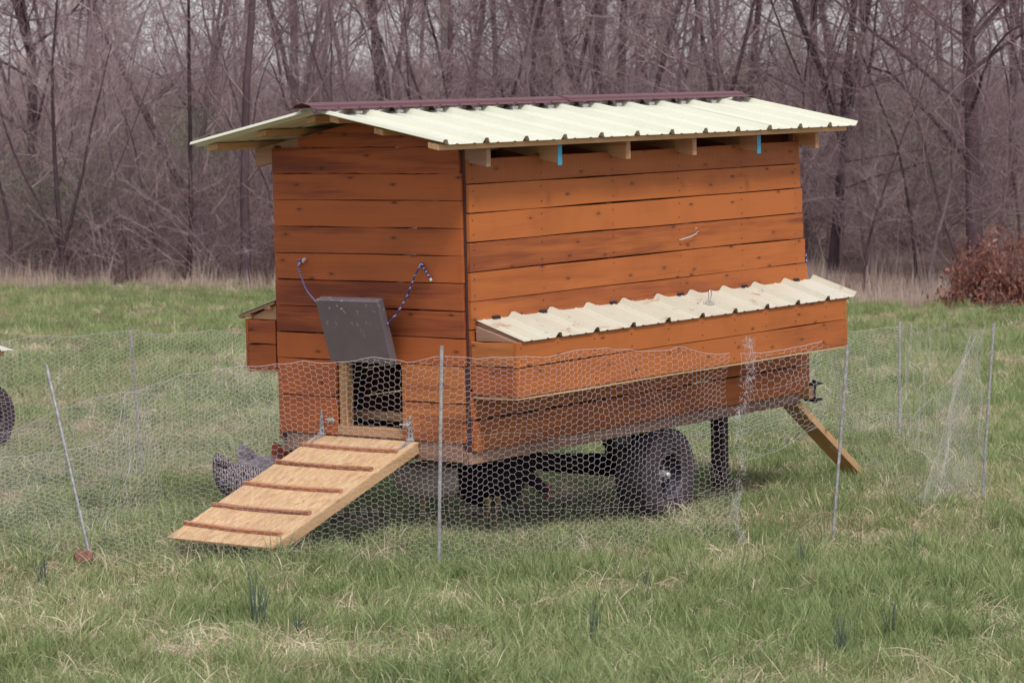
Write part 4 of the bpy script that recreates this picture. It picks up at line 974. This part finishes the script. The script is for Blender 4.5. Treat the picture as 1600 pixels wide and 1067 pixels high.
# trees one can single out, from left to right
heroes = [
 # px, y, H, r, mats, lean(x), extra, label
 (98,46.0,5.5,.045,'bark','twig',(.01,0),dict(nbr=14,h_first=.3,fork=[(.16,-.35,3.0,.026),(.18,.30,3.4,.028)]),'thin dark sapling forking low down at the left edge of the meadow'),
 (44,53,12,.105,'bark','twig_dark',(.06,0),dict(nbr=32,h_first=.12,spread=1.2,fork=[(.32,-.3,6,.06)]),'dark tree furthest left in the wood, leaning slightly right'),
 (120,58,12,.09,'bark_mid','twig',(.03,0),dict(nbr=20,h_first=.15),'grey brown tree just behind the low forking sapling'),
 (143,47.5,.75,.07,'redbark','twig',(.02,0),dict(nbr=0),'short broken reddish snag among the straw left of the coop'),
 (168,48.5,7.5,.034,'bark_mid','twig',(-.02,0),dict(nbr=16,h_first=.12,fork=[(.22,.35,3.4,.025)]),'grey crooked sapling left of the slender tree'),
 (292,46.5,7.5,.040,'bark','twig',(-.05,0),dict(nbr=26,h_first=.12,wig=.07),'slender tree halfway between the forking sapling and the coop'),
 (345,50.5,10,.075,'bark','twig',(-.42,.02),dict(nbr=26,h_first=.25,spread=1.3,wig=.03),'dark tree leaning far over to the left above the coop roof'),
 (385,45.8,12,.075,'bark','twig_dark',(-.005,0),dict(nbr=34,h_first=.14,spread=1.2,wig=.032),'straight dark trunk standing nearest left of the coop'),
 (470,56,13,.10,'bark_mid','twig',(-.10,0),dict(nbr=22,h_first=.2,fork=[(.18,.25,6,.06)]),'grey tree rising behind the left end of the roof'),
 (632,54,13,.085,'bark','twig_dark',(.03,0),dict(nbr=20,h_first=.2),'dark slim tree behind the roof left of the pale trunk'),
 (706,58,15,.115,'bark_pale','twig',(-.04,0),dict(nbr=20,h_first=.3),'pale straight sycamore trunk behind the middle of the roof ridge'),
 (912,62,15,.16,'bark_pale','twig',(-.02,0),dict(nbr=20,h_first=.3),'thick pale mottled trunk left of the dark pair behind the roof'),
 (925,52,13,.07,'bark','twig_dark',(-.17,0),dict(nbr=18,h_first=.2),'dark stem slanting left across the thick pale trunk'),
 (952,50,13,.10,'bark','twig_dark',(-.10,0),dict(nbr=20,h_first=.2),'left one of the two thick dark trunks behind the roof'),
 (966,51,13,.075,'bark','twig_dark',(.01,0),dict(nbr=18,h_first=.25),'right one of the two dark trunks behind the roof, thinner and straighter'),
 (985,60,14,.13,'bark_pale','twig',(.20,0),dict(nbr=18,h_first=.3,wig=.03),'pale trunk bending to the right behind the roof'),
 (1138,55,12,.055,'bark','twig_dark',(-.02,0),dict(nbr=18,h_first=.25),'thin dark tree above the right end of the ridge'),
 (1171,53,13,.07,'bark','twig_dark',(.01,0),dict(nbr=18,h_first=.25),'straight dark tree just right of the ridge end'),
 (1222,60,14,.11,'bark_pale','twig',(.03,0),dict(nbr=18,h_first=.3),'pale tree behind the right part of the roof'),
 (1300,43,10,.070,'bark','twig_dark',(-.03,0),dict(nbr=34,h_first=.12,spread=1.25,curl=.08,fork=[(.27,-.32,6,.05),(.25,.12,6.5,.05)]),'dark tree forking in two just beyond the right end of the coop'),
 (1385,50,10,.05,'bark_mid','twig',(-.15,0),dict(nbr=20,h_first=.15),'thin grey tree slanting left between the forked tree and the biggest tree'),
 (1524,41.5,13,.118,'bark','twig_dark',(-.008,0),dict(nbr=54,h_first=.08,spread=1.15,curl=.06,wig=.014,fork=[(.07,-.45,4.2,.022),(.26,-.95,4.4,.026),(.30,.8,4.5,.030)]),'biggest dark tree, with a thick straight trunk behind the russet bush'),
 (1575,50,12,.075,'bark','twig_dark',(.03,0),dict(nbr=22,h_first=.15),'dark tree at the far right edge of the wood'),
]
M['redbark'] = bark('bark_red_brown', (.16,.06,.045), (.30,.15,.11))
for i, (px, y, H, r_, b1, b2, ln, kw, lab) in enumerate(heroes):
    if kw['nbr'] == 0:
        rg_ = np.random.default_rng(9); T, Tw = make_tree(rg_, H, r_, nbr=2, h_first=.5, lean=ln, spread=.6)
        ms = (segs_mesh('trunk', *seg_arr(T), 7, M[b1]), segs_mesh('twigs', *seg_arr(Tw), 3, M[b1]))
        place_tree(ms, px2x(px,y), y, 0, 1, lab, 'tree_snag', cat='snag')
    else:
        place_tree(tree_meshes(300+i, M[b1], M[b2], H=H, r0=r_, lean=ln, **kw), px2x(px,y), y, 0, 1, lab, group=None)
variants = [tree_meshes(500+i, M[('bark','bark_mid','bark','bark_mid','bark_mid','bark')[i]], M[('twig','twig','twig_dark','twig','twig','twig_dark')[i]], H=12+i%3, r0=(.075,.06,.09,.045,.07,.04)[i], lean=(rg.normal(0,.13),0), wig=.075, nbr=22, h_first=.12, fork=[(.2+.05*i,(-1)**i*.3,6,.035)] if i%2 else None) for i in range(6)]
k = 0; tries = 0; pos_ = [(px2x(h[0],h[1]),h[1]) for h in heroes]
while k < 132 and tries < 4000:
    tries += 1; young = k < 62; y = (46.6+7*rg.random()) if young else 49 + 30*rg.random()**1.8; x = (rg.random()*2-1)*(y*.1733*1.3)
    if young: y = float(edge_y(x))+1.2+6*rg.random()
    if min((x-a)**2+((y-b_)*.6)**2 for a, b_ in pos_) < .22: continue
    pos_.append((x,y)); i = int(rg.integers(0,6))
    
    side = 'to the left of the coop' if x/y < -.085 else ('behind the coop roof' if x/y < .095 else 'to the right of the coop')
    deep = 'close behind the straw' if y < 56 else ('halfway into the wood' if y < 68 else 'deep in the wood')
    if young: deep = 'among the edge saplings'
    tone = ('dark bare tree','grey brown bare tree','stout dark bare tree','slim grey brown bare tree','mid grey bare tree','slim dark bare tree')[i]
    place_tree(variants[i], x, y, rg.random()*6.28, rg.uniform(.30,.55) if young else rg.uniform(.6,1.05), f'{tone} {deep}, {side}', group=f'{tone}s {deep}, {side}'); k += 1
# far wood on the rising ground, brush and saplings under the trees
def merged(ms, name):
    o = []
    for me in ms: pass
    return o
fc = bpy.data.collections.new('far_trees')
for i, ms in enumerate(variants[:4]):
    bm = bmesh.new(); bm.from_mesh(ms[0]); nT = len(bm.faces); bm.from_mesh(ms[1]); me = bpy.data.meshes.new('far_tree'); bm.to_mesh(me); bm.free(); me.materials.append(M['bark_mid']); o = bpy.data.objects.new('far_tree', me); fc.objects.link(o)
n = 45; y = 84+rg.random(n)*75; x = (rg.random(n)*2-1)*(y*.1733*1.3)
scatter('far_wood', np.stack([x,y,ground_h(x,y)],1), rg.random(n)*6.28, rg.uniform(.7,1.15,n), fc, 'far bare wood on the rising ground that reads as one grey brown mass', 'wood')
def shrub(seed, ns, H, mt, spread=.5, depth=2, r_=.0065):
    rg_ = np.random.default_rng(seed); S = []
    for s_ in range(ns):
        a = rg_.random()*6.28; d = np.array([math.cos(a)*spread*rg_.random(), math.sin(a)*spread*rg_.random(), 1.0]); p = np.array([rg_.normal(0,.25), rg_.normal(0,.25), -.05]); L_ = H*rg_.uniform(.5,1.1); m_ = 6; q = [p]
        for k_ in range(m_): d = d+rg_.normal(0,.14,3)+np.array([math.cos(a)*.05,math.sin(a)*.05,-.05]); d /= np.linalg.norm(d); q.append(q[-1]+d*L_/m_)
        for k_ in range(m_): S.append((q[k_],q[k_+1],r_*(1-.12*k_),r_*(1-.12*(k_+1))))
        for _ in range(int(7)):
            t_ = rg_.uniform(.2,1)*m_; i = min(int(t_),m_-1); b = q[i]+(q[i+1]-q[i])*(t_-i); dd = d+rg_.normal(0,.7,3); dd[2] = abs(dd[2])*.8+.1; dd /= np.linalg.norm(dd); l2 = L_*rg_.uniform(.15,.4); e1 = b+dd*l2*.5; d2 = dd+rg_.normal(0,.35,3); e2 = e1+d2/np.linalg.norm(d2)*l2*.5
            S += [(b,e1,r_*.55,r_*.45),(e1,e2,r_*.45,r_*.3)]
            for __ in range(2):
                d3 = dd+rg_.normal(0,.6,3); d3 /= np.linalg.norm(d3); S.append((e1,e1+d3*l2*.35,r_*.4,r_*.25))
    return segs_mesh('shrub', *seg_arr(S), 3, mt)
sc_ = coll('undergrowth', [shrub(700+i, 16, 2.6, M[('brush','twig','twig_dark','brush','twig','brush')[i]], (.8,1.9,1.0,2.4,1.5,3.0)[i]) for i in range(6)])
n = 760; y = 46+ (rg.random(n)**1.3)*34; x = (rg.random(n)*2-1)*(y*.1733*1.3)
y = np.maximum(y-3*np.clip((x-1)/4,0,1), edge_y(x)+1.6)
scatter('undergrowth', np.stack([x,y,ground_h(x,y)],1), rg.random(n)*6.28, rg.uniform(.40,1.05,n), sc_, 'tangle of bare grey brown undergrowth filling the wood between the trunks', 'undergrowth')
n = 380; y = 72+ rg.random(n)*60; x = (rg.random(n)*2-1)*(y*.1733*1.3)
scatter('far_undergrowth', np.stack([x,y,ground_h(x,y)],1), rg.random(n)*6.28, rg.uniform(.6,1.3,n), sc_, 'bare brush on the far slope behind the trees', 'undergrowth')
# young green foliage low in the wood
def leafy(seed, nl, rx, rz_, lw, mt):
    rg_ = np.random.default_rng(seed); c = rg_.normal(0,1,(nl,3))*np.array([rx,rx,rz_])*.5+np.array([0,0,rz_*.9]); c[:,2] = np.abs(c[:,2])
    a = rg_.normal(0,1,(nl,3)); a /= np.linalg.norm(a,axis=1,keepdims=True); b = np.cross(a, rg_.normal(0,1,(nl,3))); b /= np.linalg.norm(b,axis=1,keepdims=True)
    s_ = lw*rg_.uniform(.6,1.3,(nl,1)); V = np.stack([c-a*s_, c+b*s_*.5, c+a*s_, c-b*s_*.5],1).reshape(-1,3)
    return fast_mesh('leaves', V, np.arange(nl*4).reshape(-1,4), mt, False, {'tone':('POINT','FLOAT',np.repeat(rg_.random(nl),4))})
LG = grass_mat('young_leaves', [(.0,(.13,.165,.09)),(.5,(.21,.25,.145)),(1.0,(.30,.34,.21))], .7)
lc = coll('green_brush', [leafy(800+i, 420, .9, .8, .028, LG) for i in range(3)])
spots = []
for (px, yy, n_, sp_, zz) in ((60,47.5,34,90,.0),(230,50,26,110,.1),(320,55,18,60,.5),(1350,54,18,90,.3),(1130,60,14,80,1.0),(1300,70,20,160,1.6),(860,72,14,200,2.2),(1440,48,12,60,.0)):
    for _ in range(n_):
        q = px+rg.normal(0,sp_*.5); y_ = yy+rg.uniform(0,3.5); spots.append((px2x(q,y_), max(y_, float(edge_y(px2x(q,y_)))+1.0), rg.uniform(0,zz+.3)))
spots = np.array(spots); spots[:,2] += ground_h(spots[:,0], spots[:,1])
scatter('green_brush', spots, rg.random(len(spots))*6.28, rg.uniform(.5,1.2,len(spots)), lc, 'first green leaves on low brush at the edge of the wood', 'brush')
# tall straw along the edge of the meadow
tc_ = coll('straw', [blade_mesh('straw_clump', 46, .35, .25, .75, .011, .35, GS, 120+i) for i in range(4)]+[blade_mesh('straw_low', 60, .40, .08, .32, .012, .9, GS, 140+i, flat=.4) for i in range(4)]+[blade_mesh('straw_high', 10, .4, .7, 1.25, .010, .22, GS, 150)])
n = 780; x = (rg.random(n)*2-1)*11.5; y = edge_y(x) + rg.random(n)**1.5*3.4 - .3 + .4*np.sin(x*1.7)
scatter('tall_dead_grass', np.stack([x,y,ground_h(x,y)],1), rg.random(n)*6.28, rg.uniform(.30,.78,n)*np.where(x<-1,.82,1.0), tc_, 'band of tall pale straw between the meadow and the wood', 'dead grass')
# russet bush still holding its dead leaves, at the right
LR = grass_mat('russet_leaves', [(.0,(.16,.055,.045)),(.4,(.30,.12,.085)),(.75,(.48,.24,.18)),(1.0,(.66,.46,.38))], 3.0)
def russet(seed, H, wd):
    rg_ = np.random.default_rng(seed); S = []; tips = []
    for s_ in range(16):
        a = rg_.random()*6.28; el = rg_.uniform(.15,1.35); d = np.array([math.cos(a)*math.cos(el)*wd, math.sin(a)*math.cos(el)*wd, math.sin(el)]); d /= np.linalg.norm(d); p = np.array([0,0,0.]); L_ = H*rg_.uniform(.7,1.1)*(1 if el > .7 else wd); q = [p]
        for k_ in range(7): d = d+rg_.normal(0,.12,3); d /= np.linalg.norm(d); q.append(q[-1]+d*L_/7)
        for k_ in range(7): S.append((q[k_],q[k_+1],.011*(1-.12*k_),.011*(1-.12*(k_+1))))
        for _ in range(13):
            t_ = rg_.uniform(.2,1)*7; i = min(int(t_),6); b = q[i]+(q[i+1]-q[i])*(t_-i); dd = d+rg_.normal(0,.8,3); dd /= np.linalg.norm(dd); e1 = b+dd*rg_.uniform(.1,.35); S.append((b,e1,.004,.002))
            for __ in range(9): tips.append((e1+rg_.normal(0,.07,3)+(b-e1)*rg_.random()*.8))
    tips = np.array(tips); tips[:,2] = np.abs(tips[:,2]); nl = len(tips)
    a = rg_.normal(0,1,(nl,3))*np.array([.45,.45,1]); a /= np.linalg.norm(a,axis=1,keepdims=True); b = np.cross(a, rg_.normal(0,1,(nl,3))); b /= np.linalg.norm(b,axis=1,keepdims=True); nrm_ = np.cross(a,b)
    s_ = .036*rg_.uniform(.6,1.3,(nl,1)); V = np.stack([tips-a*s_, tips+b*s_*.42+nrm_*s_*.15, tips+a*s_, tips-b*s_*.42+nrm_*s_*.15],1).reshape(-1,3)
    return segs_mesh('stems', *seg_arr(S), 4, M['bark_mid']), fast_mesh('leaves', V, np.arange(nl*4).reshape(-1,4), LR, False, {'tone':('POINT','FLOAT',np.repeat(rg_.random(nl),4))})
for i, (px, y, H, wd, lab) in enumerate(((1556,38.3,.78,1.0,'russet bush with curled dead leaves left of the bigger russet one'),(1612,38.0,1.05,1.1,'bigger russet bush with dead leaves at the right edge of the meadow'),(1522,38.6,.42,1.0,'low russet leafy sprig at the left foot of the russet bushes'))):
    e = empty('russet_bush', (px2x(px,y), y, 0), i*1.3, lab, 'bush', 'russet bushes at the right edge of the meadow')
    for nm, me in zip(('stems','leaves'), russet(900+i, H, wd)):
        o = bpy.data.objects.new(nm, me); C.objects.link(o); o.parent = e

scene.cycles.max_bounces = 5; scene.cycles.diffuse_bounces = 3; scene.cycles.glossy_bounces = 2; scene.cycles.transmission_bounces = 3; scene.cycles.transparent_max_bounces = 4
scene.cycles.use_adaptive_sampling = True; scene.cycles.adaptive_threshold = .015
